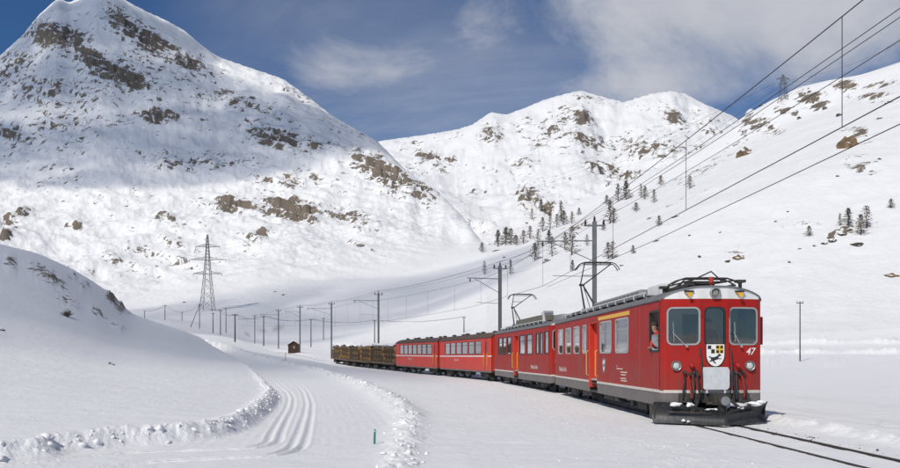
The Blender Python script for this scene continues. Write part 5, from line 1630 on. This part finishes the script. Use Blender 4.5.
# plain wooden poles
WP = [(464, 317, 333, 'thin wooden pole showing above the roofs of the red coaches'), (374.6, 320, 343, 'short wooden pole beside the mast behind the logs'), (311, 319, 347, 'thin wooden pole just right of the small brown hut'), (263.7, 316, 346, 'wooden pole between the two masts left of the hut'),
      (235, 314, 342, 'wooden pole standing alone right of the lattice pylon'), (226, 308, 333, 'right-hand pole of the close pair beside the pylon foot'), (220.5, 310, 335, 'left-hand pole of the close pair beside the pylon foot'), (213, 313, 333, 'wooden pole in front of the right pylon legs'), (199.5, 304, 329, 'braced wooden pole in front of the left pylon legs'),
      (182, 312, 321, 'short pole between the hillock and the lattice pylon'), (165, 305, 320, 'pole rising above the snow near the hillock rocks'), (144.5, 311, 321, 'leftmost short pole behind the rocky hillock'), (800, 302, 362, 'lone wooden pole in the snow field right of the railcar'),
      (323.5, 318, 340, 'faint pole between the hut and the log wagons')]
tops = {}
for px, pt, pb, lab in WP:
    p = on_ground(px, pb, 190 if px < 190 else 120 if px < 700 else 60)
    h = (pb - pt) * p.y / F
    root = empty('utility_pole', p); tag(root, lab, 'pole', 'plain wooden poles')
    r = .13 if px < 700 else .085
    MB().tube((0, 0, -.5), (0, 0, h), r * 1.15, r * .85, 8).build('shaft', M_wood, root, smooth=True)
    m = MB(); m.box((-.5, -.05, h - .32), (.5, .05, h - .22)); m.build('crossarm', M_wood, root)
    for q in (-.42, .42): insulator(root, (q, 0, h - .22), .06, .22)
    if px == 800:
        m = MB(); m.tube((-.12, 0, h - .8), (.12, 0, h - .8), .02); m.tube((-.12, 0, h - 1.2), (.12, 0, h - 1.2), .02); m.build('step_iron', M_wood, root)
    if px == 199.5:
        MB().tube((-3.6, 0, -.6 - .0), (-.05, 0, h - .5), .12, .09, 8).build('brace', M_wood, root)
    tops[px] = p + Vector((0, 0, h))
for j, seq in enumerate(([144.5, 165, 182, 199.5, 220.5, 235, 263.7, 311, 374.6, 464],)):
    for q in (-.42, .42):
        pts = []
        for i, (a, b) in enumerate(zip(seq[:-1], seq[1:])):
            s_ = sag(tops[a] + Vector((q, 0, 0)), tops[b] + Vector((q, 0, 0)), .9, 10)
            pts += s_ if i == 0 else s_[1:]
        o = MB().path(pts, .03, 4).build('telephone_wire', M_wire)
        tag(o, ('left' if q < 0 else 'right') + ' wire strung along the wooden poles in the valley', 'wire', 'wires on the wooden poles')

# ================================================================ LATTICE PYLONS
M_lat = pmat('pylon_steel', (0.13, 0.13, 0.13), 0.6, metal=.3, var=.15)
def pylon(label, p, H, wb, wt, arms, thick):
    root = empty('lattice_pylon', p); tag(root, label, 'pylon', 'high-voltage pylons')
    hw_ = lambda z: (wb + (wt - wb) * min(1, z / (H * .62)) ** .8) / 2 if z < H * .62 else (wt * (1 - .75 * (z - H * .62) / (H * .38))) / 2
    lv = [0]
    while lv[-1] < H - .5:
        lv.append(min(H, lv[-1] + max(1.6, hw_(lv[-1]) * 1.7)))
    for sx, sy in ((1, 1), (1, -1), (-1, 1), (-1, -1)):
        m = MB(); m.path([(sx * hw_(z), sy * hw_(z), z - (.8 if z == 0 else 0)) for z in lv], thick, 4); m.build('leg', M_lat, root)
    for a, b in zip(lv[:-1], lv[1:]):
        m = MB()
        for k in range(4):
            c0 = [(1, 1), (1, -1), (-1, -1), (-1, 1)][k]; c1 = [(1, -1), (-1, -1), (-1, 1), (1, 1)][k]
            ha, hb = hw_(a), hw_(b)
            m.tube((c0[0] * ha, c0[1] * ha, a), (c1[0] * hb, c1[1] * hb, b), thick * .55, n=4); m.tube((c1[0] * ha, c1[1] * ha, a), (c0[0] * hb, c0[1] * hb, b), thick * .55, n=4)
        m.build('bracing', M_lat, root)
    for z, ln in arms:
        m = MB(); w = hw_(z)
        for s in (-1, 1):
            for sy in (-1, 1):
                m.tube((s * w, sy * w, z), (s * ln / 2, 0, z + .1), thick * .8, n=4); m.tube((s * w, sy * w, z + 1.3), (s * ln / 2, 0, z + .1), thick * .7, n=4)
            for t in (.3, .55, .8):
                m.tube((s * (w + (ln / 2 - w) * t), 0, z), (s * (w + (ln / 2 - w) * (t - .2)), 0, z + 1.3 * (1.05 - t)), thick * .5, n=4)
        m.tube((-w, 0, z), (w, 0, z), thick * .8, n=4)
        m.build('crossarm', M_lat, root)
        for s in (-1, 1):
            m = MB(); m.lathe([(.05, 0), (.13, -.1), (.07, -.3), (.13, -.5), (.07, -.7), (.13, -.9), (.07, -1.1), (.05, -1.4)], (s * (ln / 2 - .2), 0, z + .05), 'Z', 6); m.build('insulator', M_ins, root)
    return root
pp = on_ground(207.5, 311, 280); kq = pp.y / F
HP = 76 * kq
pylon('tall lattice pylon with three crossarms at the foot of the mountain', pp, HP, 13 * kq, 4.5 * kq, [((311 - 274) * kq, 29 * kq), ((311 - 260) * kq, 37 * kq), ((311 - 247) * kq, 25 * kq)], .14)
pr = on_ground(783, 103, 500); kr = pr.y / F
pylon('small dark pylon standing on the rocky crest at upper right', pr, 28 * kr, 8 * kr, 4.2 * kr, [(23 * kr, 13 * kr), (18 * kr, 9 * kr)], .15)
def hv(label, a, b, s, r):
    o = MB().path(sag(a, b, s, 30), r, 4).build('power_line', M_wire); tag(o, label, 'power line', 'high-voltage conductors'); return o
for k, (z, ln) in enumerate((((311 - 274) * kq, 29 * kq), ((311 - 260) * kq, 37 * kq), ((311 - 247) * kq, 25 * kq))):
    nm = ('lowest', 'middle', 'topmost')[k]
    for s in (-1, 1):
        a = pp + Vector((s * ln / 2, 0, z - 1.3))
        hv(nm + ' ' + ('left' if s < 0 else 'right') + '-hand conductor running from the lattice pylon towards the hillside', a, Vector((240 + s * 6, 560, 190 + 4 * k)), 16, .024)
for s in (-1, 1):
    hv(('upper' if s < 0 else 'lower') + ' thin conductor descending left from the pylon on crest', pr + Vector((s * 3, 0, 21 * kr)), P(560 + 40 * s, 190, 1500), 10, .10)
    hv(('upper' if s < 0 else 'lower') + ' thin conductor leading right from the pylon on crest', pr + Vector((s * 3, 0, 21 * kr)), P(960, 20 + 14 * s, 480), 9, .06)

# ================================================================ HUT AND MARKERS
hp = on_ground(294, 353, 120); kh = hp.y / F
M_hut = pmat('dark_brown_boards', (0.055, 0.028, 0.02), 0.85, var=.3, scale=4, bump=.3)
hut = empty('hut', hp, R(8)); tag(hut, 'small dark brown wooden hut with snow on its gabled roof', 'hut')
w, hh = 11 * kh, 8.2 * kh
nb_ = 9
for k in range(nb_):
    a = -w / 2 + w * k / nb_
    for y in (-w * .45, w * .45):
        x0, x1 = a + .008, a + w / nb_ - .008
        zt = lambda x: hh + (w / 2 - abs(x)) * .62
        MB().prism([(x0, -.4), (x1, -.4), (x1, zt(x1)), (x0, zt(x0))], y - .03, y + .03, 'Y').build('board', M_hut, hut)
for s in (-1, 1):
    for k in range(8):
        y = -w * .45 + .035 + (w * .9 - .07) * k / 8
        MB().box((s * w / 2, y + .006, -.4), (s * (w / 2 - .05), y + (w * .9 - .07) / 8 - .006, hh)).build('board', M_hut, hut)
MB().box((-w / 2 + .06, -w * .45 + .05, -.3), (w / 2 - .06, w * .45 - .05, hh - .05)).build('core', M_hut, hut)
MB().box((-.10, -w * .45 - .05, hh * .55), (.22, -w * .45 - .02, hh * .85)).build('window', pmat('hut_window', (.3, .26, .2), .3), hut)
for s in (-1, 1):
    zt0, zt1 = hh + w / 2 * .62 + .05, hh - .12
    MB().prism([(0, zt0), (s * (w / 2 + .22), zt1), (s * (w / 2 + .22), zt1 + .06), (0, zt0 + .06)], -w * .45 - .25, w * .45 + .25, 'Y').build('roof', M_hut, hut)
    MB().prism([(0, zt0 + .065), (s * (w / 2 + .18), zt1 + .065), (s * (w / 2 + .14), zt1 + .22), (0, zt0 + .30)], -w * .45 - .22, w * .45 + .22, 'Y').build('snow_cover', M_snow_plain, hut, bevel=.05)
def stake(label, px, pb, pt, mat, r, ymin):
    p = on_ground(px, pb, ymin); h = (pb - pt) * p.y / F
    root = empty('marker_stake', p); root.rotation_euler = (R(2), R(1.5), 0); tag(root, label, 'stake')
    MB().lathe([(r, -.35), (r, h - r), (r * .8, h - r * .3), (r * .3, h)], (0, 0, 0), 'Z', 10).build('shaft', mat, root, smooth=True)
    m = MB(); m.lathe([(r * 1.06, h * .80), (r * 1.06, h * .92)], (0, 0, 0), 'Z', 10); m.build('band', pmat('pale_band', (.4, .5, .48), .4), root)
stake('short teal green marker stake at the right edge of groomed road', 374.5, 444, 429, pmat('teal_plastic', (.012, .22, .17), .4, var=.1), .022, 13)
stake('thin grey marker stick in the snow below the brown hut', 285.5, 363, 354, pmat('grey_stick', (.25, .24, .26), .7), .03, 60)

ORD = ['first', 'second', 'third', 'fourth', 'fifth', 'sixth', 'seventh', 'eighth', 'ninth', 'tenth', 'eleventh', 'twelfth', 'thirteenth', 'fourteenth', 'fifteenth', 'sixteenth', 'seventeenth', 'eighteenth', 'nineteenth', 'twentieth']
ORD += ['twenty-' + q for q in ORD[:9]] + ['thirtieth', 'thirty-first', 'thirty-second']
# ================================================================ ROCKS
M_stone = snow_mat('boulder', rocky=False, grain=False)
def stone_mat(name, c1, c2, snow):
    m, nt, b = newmat(name); L = nt.links
    co = nd(nt, 'ShaderNodeTexCoord'); geo = nd(nt, 'ShaderNodeNewGeometry')
    n = nd(nt, 'ShaderNodeTexNoise'); n.inputs['Scale'].default_value = 1.1; n.inputs['Detail'].default_value = 8; L.new(co.outputs['Object'], n.inputs['Vector'])
    r = nd(nt, 'ShaderNodeMapRange'); L.new(n.outputs[0], r.inputs[0]); r.inputs[1].default_value = .35; r.inputs[2].default_value = .65
    mx = nd(nt, 'ShaderNodeMixRGB'); L.new(r.outputs[0], mx.inputs[0]); mx.inputs[1].default_value = (*c1, 1); mx.inputs[2].default_value = (*c2, 1)
    sp = nd(nt, 'ShaderNodeSeparateXYZ'); L.new(geo.outputs['Normal'], sp.inputs[0])
    ad = nd(nt, 'ShaderNodeMath', operation='ADD'); L.new(sp.outputs[2], ad.inputs[0])
    rn = nd(nt, 'ShaderNodeMapRange'); L.new(n.outputs[0], rn.inputs[0]); rn.inputs[3].default_value = -.3; rn.inputs[4].default_value = .3; L.new(rn.outputs[0], ad.inputs[1])
    rs = nd(nt, 'ShaderNodeMapRange'); L.new(ad.outputs[0], rs.inputs[0]); rs.inputs[1].default_value = snow; rs.inputs[2].default_value = snow + .12
    m2 = nd(nt, 'ShaderNodeMixRGB'); L.new(rs.outputs[0], m2.inputs[0]); L.new(mx.outputs[0], m2.inputs[1]); m2.inputs[2].default_value = (*SNOWC, 1)
    L.new(m2.outputs[0], b.inputs['Base Color']); b.inputs['Roughness'].default_value = .9
    bp = nd(nt, 'ShaderNodeBump'); bp.inputs['Strength'].default_value = .8; bp.inputs['Distance'].default_value = .4; L.new(n.outputs[0], bp.inputs['Height']); L.new(bp.outputs[0], b.inputs['Normal'])
    return m
M_st_br = stone_mat('brown_boulder', (.10, .065, .04), (.26, .17, .09), .62)
M_st_dk = stone_mat('dark_boulder', (.04, .037, .035), (.13, .11, .09), .58)
def stone_mesh(seed, mat):
    bm = bmesh.new(); bmesh.ops.create_icosphere(bm, subdivisions=3, radius=1)
    for v_ in bm.verts:
        c = v_.co.copy()
        k = 1 + .45 * mnoise.fractal(c * 1.1 + Vector((seed * 5.1, 0, seed)), 1, 2, 4)
        f = mnoise.voronoi(c * 1.6 + Vector((seed, 2, 0)))[0][0]
        v_.co = c * (k * (.82 + .3 * f))
    me = bpy.data.meshes.new('boulder'); bm.to_mesh(me); bm.free(); me.materials.append(mat); return me
ST_B = [stone_mesh(k, M_st_br) for k in range(3)]; ST_D = [stone_mesh(k + 7, M_st_dk) for k in range(5)]
def boulder(label, px, py, wp, hp_, mesh, ymin=170, group=None, rot=0):
    p = on_ground(px, py + hp_ * .35, ymin); k = p.y / F
    o = bpy.data.objects.new('boulder', mesh); COL.objects.link(o)
    o.location = p + Vector((0, wp * k * .25, hp_ * k * .02)); o.scale = (wp * k / 2, wp * k / 2, hp_ * k * .62); o.rotation_euler = (0, R(rot), 0)
    tag(o, label, 'rock', group)
boulder('large brown boulder on the slope, the left one of two', 748, 151, 17, 11, ST_B[0])
boulder('large brown boulder on the slope, the right one of two', 850.5, 141, 18, 17, ST_B[1])
boulder('flat brown rock at right edge of the picture low on the slope', 893.5, 275, 15, 6, ST_B[2])
boulder('long dark rock below the right-hand larch group', 858, 245, 14, 5, ST_D[0])
boulder('mossy looking rock low on slope above the railcar roof', 740, 257, 12, 7, ST_B[2])
rg = random.Random(5)
for k_, (px, py, wp, hp_) in enumerate(sorted(((832, 240, 10, 5), (842, 234, 11, 5), (850, 231, 8, 4), (825, 244, 7, 3), (676.5, 216, 9, 3), (650, 218, 5, 3), (657, 241, 6, 3), (549, 260, 9, 3), (545, 262, 5, 3), (496, 250, 7, 3), (505, 257, 4, 2), (526, 225, 4, 2), (728, 262, 6, 4), (790, 262, 4, 2), (800, 250, 4, 2), (815, 246, 4, 2),
                          (776, 222, 3, 2), (840, 115, 6, 4), (838, 176, 4, 3), (762, 100, 5, 3), (800, 118, 5, 3), (880, 160, 4, 3), (872, 172, 4, 2), (700, 258, 4, 3), (720, 232, 3, 2), (690, 236, 3, 2), (622, 266, 4, 2), (880, 118, 6, 3), (890, 102, 7, 3), (826, 108, 6, 3), (788, 212, 3, 2)))):
    boulder('small dark rock on the right-hand hillside, %s from the left' % ORD[k_], px, py, wp, hp_, ST_D[rg.randrange(5)], group='small rocks on the right-hand hillside', rot=rg.uniform(-15, 15))
for k_, (px, py, wp, hp_) in enumerate(sorted(((130, 263, 3, 2), (157, 267, 3, 2), (184, 303, 4, 1.5), (275, 292, 3, 2), (283, 295, 3, 2), (72, 170, 5, 3), (145, 247, 3, 2)))):
    boulder('small dark rock on the foot of the left mountain, %s from the left' % ORD[k_], px, py, wp, hp_, ST_D[rg.randrange(5)], 400, group='small rocks at the mountain foot')
boulder('dark rock tip breaking the snow of the left field', 112, 364, 9, 3, ST_D[1], 18, rot=25)
boulder('dark rock at the left picture edge below the hillock', 1, 331, 6, 4, ST_D[2], 18)

# ================================================================ LARCHES AND BUSH
M_trunk = pmat('larch_bark', (0.07, 0.05, 0.038), .95, var=.3, scale=5)
M_twig = pmat('bare_larch_twigs', (0.125, 0.088, 0.058), .95, var=.35, scale=2.5)
M_twig2 = pmat('grey_green_twigs', (0.10, 0.092, 0.062), .95, var=.35, scale=2.5)
def larch_mesh(seed, spread, dens, mat):
    """unit-height conifer: whorled limbs, each hung with twigs"""
    rg = random.Random(seed)
    trunk = MB(); pts = [(rg.uniform(-.008, .008) * k, rg.uniform(-.008, .008) * k, k / 8) for k in range(9)]
    trunk.path([(x, y, z - (.06 if z == 0 else 0)) for x, y, z in pts], [.022 * (1 - k / 8.6) for k in range(9)], 6)
    cr = MB()
    nb = int(62 * dens)
    for k in range(nb):
        z = .10 + .86 * (k / nb) ** .95
        a = k * 2.4 + rg.uniform(-.5, .5)
        ln = spread * (1 - z) ** .8 * rg.uniform(.55, 1.15) + .025
        d = Vector((math.cos(a), math.sin(a), rg.uniform(-.25, .25)))
        b0 = Vector((0, 0, z)); mid = b0 + d * ln * .55 + Vector((0, 0, -.02)); tip = b0 + d * ln + Vector((0, 0, .012))
        cr.tube(b0, mid, .006, .004, 3, False); cr.tube(mid, tip, .004, .0015, 3, False)
        for q in range(int(11 * dens)):
            t = rg.uniform(.2, 1.05); c = b0.lerp(tip, t) + Vector((rg.uniform(-.012, .012), rg.uniform(-.012, .012), rg.uniform(-.01, .012)))
            e = Vector((rg.gauss(0, 1), rg.gauss(0, 1), rg.gauss(-.5, .8))).normalized() * rg.uniform(.03, .06)
            w_ = e.cross(Vector((rg.gauss(0, 1), rg.gauss(0, 1), rg.gauss(0, 1)))).normalized() * rg.uniform(.007, .015)
            cr.add([c - w_, c + w_, c + e + w_ * .4, c + e - w_ * .4], [(0, 1, 2, 3)])
    return trunk.mesh('trunk', M_trunk, True), cr.mesh('crown', mat)
LAR = [larch_mesh(1, .28, .85, M_twig), larch_mesh(2, .36, 1.0, M_twig2), larch_mesh(3, .22, .8, M_twig), larch_mesh(4, .32, 1.15, M_twig2), larch_mesh(5, .5, 1.2, M_twig), larch_mesh(6, .30, .7, M_twig), larch_mesh(7, .40, .95, M_twig)]
TREES = [(482, 252.6, 8.5), (484.5, 275, 12), (498, 247, 15), (506, 245, 16), (511, 245, 15), (516, 246, 9), (510.6, 275, 13.5),
         (523.4, 244, 12), (530, 239.4, 12), (532, 222.7, 9.6), (541, 215, 10.7), (535, 261, 16), (538, 246, 15), (542.6, 232, 13), (550, 229.6, 15.4), (552, 256.5, 17.7), (549, 244, 12), (557, 227.4, 12), (561, 221.7, 19), (563.6, 225, 13), (565, 249.4, 15), (572, 223.8, 10.7), (572, 255, 26), (579, 216, 6.4), (587, 246, 10), (572.5, 272, 9.6),
         (603.5, 231, 6.4), (606.7, 205, 8), (608, 259, 15), (610, 224, 22), (612.5, 259.5, 16), (614, 224, 14), (618, 202, 16), (626, 200, 17), (636, 212, 8), (633, 254, 7), (641, 197.5, 12), (645, 200, 12), (654, 203.4, 12), (659, 226, 9), (660.7, 185, 8), (689.7, 188.7, 11),
         (809, 237, 9), (840, 227, 11), (848.4, 227, 15), (860.6, 237, 19), (866.5, 229.5, 21), (891, 210, 8)]
CLU = {0: 'in the leftmost larch group on the hillside', 1: 'in the larch group left of the nearest mast', 2: 'in the larch group above the railcar roof', 3: 'in the small larch group at right'}
cnt = {}
rg = random.Random(8)
for px, pb, hpx in sorted(TREES):
    cl_ = 0 if px < 520 else 1 if px < 590 else 2 if px < 700 else 3
    k = cnt.get(cl_, 0); cnt[cl_] = k + 1
    p = on_ground(px, pb, 175); h = max(2.5, (hpx * 1.08 + 1.2) * p.y / F)
    root = empty('larch_tree', p, rg.uniform(0, 6.28)); root.scale = (h * rg.uniform(1.0, 1.45), h * rg.uniform(1.0, 1.45), h)
    tag(root, 'bare larch, %s from the left %s' % (ORD[k], CLU[cl_]), 'tree', 'larches on the right-hand hillside')
    tm, cm = LAR[rg.choice((0, 1, 2, 3, 5, 6)) if hpx > 9 else 4]
    for nm, me in (('trunk', tm), ('crown', cm)):
        o = bpy.data.objects.new(nm, me); COL.objects.link(o); o.parent = root
bp_ = on_ground(67, 321, 40)
bush = empty('bush', bp_); tag(bush, 'small dry brown bush alone on the snowy hillock', 'bush')
rg = random.Random(3); m = MB(); m2_ = MB()
for k in range(46):
    a = rg.uniform(0, 6.28); el = rg.uniform(.35, 1.45); ln = rg.uniform(.3, .62)
    d = Vector((math.cos(a) * math.cos(el), math.sin(a) * math.cos(el), math.sin(el))) * ln
    mid = d * .55 + Vector((rg.uniform(-.05, .05), rg.uniform(-.05, .05), .03))
    m.tube((0, 0, -.1), mid, .012, .007, 4, False); m.tube(mid, d, .007, .003, 4, False)
    for q in range(7):
        c = mid.lerp(d, rg.uniform(0, 1)); e = Vector((rg.gauss(0, 1), rg.gauss(0, 1), rg.gauss(.4, 1))).normalized() * .12; w_ = e.orthogonal().normalized() * .012
        m2_.add([c - w_, c + w_, c + e + w_ * .3, c + e - w_ * .3], [(0, 1, 2, 3)])
m.build('stem', M_trunk, bush); m2_.build('twigs', M_twig, bush)

# ================================================================ LOOSE SNOW AND BALLAST
def ico(sub):
    bm = bmesh.new(); bmesh.ops.create_icosphere(bm, subdivisions=sub, radius=1)
    v_ = np.array([q.co for q in bm.verts]); f_ = np.array([[q.index for q in f.verts] for f in bm.faces]); bm.free(); return v_, f_
IV, IF = ico(1)
def scatter(name, spots, mat, seed, label, cat):
    r = np.random.RandomState(seed); VV, FF = [], []; n = 0
    for (x, y, z, s) in spots:
        k = IV * (1 + .5 * r.randn(len(IV), 1).clip(-1, 1)) * s * r.uniform(.5, 1.6, (1, 3)) * np.array([[1, 1, .75]])
        VV.append(k + np.array([[x, y, z]])); FF.append(IF + n); n += len(IV)
    me = np_mesh(name, np.vstack(VV), np.vstack(FF), mat)
    o = bpy.data.objects.new(name, me); COL.objects.link(o); tag(o, label, cat, kind='stuff'); return o
rs = np.random.RandomState(2)
def along(poly, lo, hi, n, side, w, smin, smax):
    a = np.array(poly); L_ = np.concatenate([[0], np.cumsum(np.hypot(*np.diff(a, axis=0).T))])
    out = []
    for k in range(n):
        s = np.interp(rs.uniform(0, 1), [0, 1], [lo, hi])
        # more of the lumps lie on the near stretch
        x, y = np.interp(s, L_, a[:, 0]), np.interp(s, L_, a[:, 1]); x2, y2 = np.interp(s + .2, L_, a[:, 0]), np.interp(s + .2, L_, a[:, 1])
        d = np.array([x2 - x, y2 - y]); d /= max(1e-6, np.hypot(*d)); nrm = np.array([-d[1], d[0]]) * side
        o_ = rs.normal(w[0], w[1]); px_, py_ = x + nrm[0] * o_, y + nrm[1] * o_
        sz = smin + (smax - smin) * rs.uniform() ** 4 * (1.6 if rs.uniform() < .06 else 1)
        out.append((px_, py_, ground(px_, py_) - sz * .05, sz))
    return out
def arc_at_y(poly, y):
    a = np.array(poly); L_ = np.concatenate([[0], np.cumsum(np.hypot(*np.diff(a, axis=0).T))]); k = int(np.argmin(np.abs(a[:, 1] - y) + (a[:, 0] < -12) * 50)); return L_[k]
sp = along(ROAD_LS, arc_at_y(ROAD_LS, 12.4), arc_at_y(ROAD_LS, 34), 800, 1, (.10, .13), .010, .07) + along(ROAD_LS, arc_at_y(ROAD_LS, 33), arc_at_y(ROAD_LS, 62), 260, 1, (.15, .2), .02, .07)
scatter('bank_snow_clumps', sp, M_snow_plain, 3, 'lumps of thrown-up snow along the left bank of the groomed road', 'snow')
sp = along(ROAD_RS, arc_at_y(ROAD_RS, 12), arc_at_y(ROAD_RS, 40), 700, -1, (.36, .2), .010, .06) + along(ROAD_RS, arc_at_y(ROAD_RS, 40), arc_at_y(ROAD_RS, 85), 350, -1, (.45, .4), .03, .09)
scatter('berm_snow_clumps', sp, M_snow_plain, 4, 'lumps of thrown-up snow along the right edge of groomed road', 'snow')
sp = along(RAIL, 18, 70, 1200, 1, (3.0, 1.4), .005, .022) + along(RAIL, 18, 60, 600, -1, (2.0, .25), .010, .045)
scatter('plough_snow_crumbs', sp, M_snow_plain, 5, 'crumbs of snow sprayed beside the rails by the plough', 'snow')
sp = along(RAIL, 12, 32, 150, -1, (.86, .10), .008, .032)
scatter('ballast_stones', sp, M_dark, 6, 'dark ballast stones melted out beside the right rail', 'ballast')

# ================================================================ CLOUDS that throw the drifting shadows (behind and above the camera)
def cloud_mat(name, d):
    m, nt, b = newmat(name); nt.nodes.remove(b)
    sc_ = nd(nt, 'ShaderNodeVolumeScatter'); sc_.inputs['Density'].default_value = d; sc_.inputs['Color'].default_value = (1, 1, 1, 1); sc_.inputs['Anisotropy'].default_value = .6
    nt.links.new(sc_.outputs[0], nt.nodes['Material Output'].inputs['Volume']); return m
def cloud(label, spots, alt, dens, rz):
    m = MB()
    for k, (px, py, ymin, rx, ry) in enumerate(spots):
        T = on_ground(px, py, ymin); t = (alt - T.z) / SUN.z; c = T + SUN * t
        blob(m, c, 1.0, k + px, (rx, ry, rz), .22, 3)
    o = m.build('cloud', cloud_mat('cloud_vapour', dens), None, smooth=True); tag(o, label, 'cloud', kind='stuff'); return o
cloud('broad soft cloud shading the upper left mountain', [(0, 118, 430, 230, 150), (95, 112, 430, 220, 170), (60, 55, 430, 190, 150), (130, 85, 430, 150, 120), (185, 120, 430, 180, 140), (245, 118, 430, 150, 100), (300, 128, 430, 110, 70), (130, 160, 430, 140, 60), (215, 148, 430, 120, 60), (25, 158, 430, 120, 50), (72, 22, 430, 150, 110), (105, 30, 430, 90, 80)], 1500, .0115, 80)
cloud('soft cloud shading the valley floor behind the train', [(170, 322, 200, 90, 90), (240, 320, 200, 90, 110), (310, 315, 200, 90, 110), (370, 305, 200, 90, 110), (430, 288, 200, 70, 80)], 1100, .0062, 50)
cloud('small soft cloud added out of view to shade the rocky hillock', [(20, 285, 50, 34, 30), (75, 295, 50, 30, 28), (110, 315, 50, 26, 26)], 700, .015, 24)  # unseen cloud added to darken the hillock
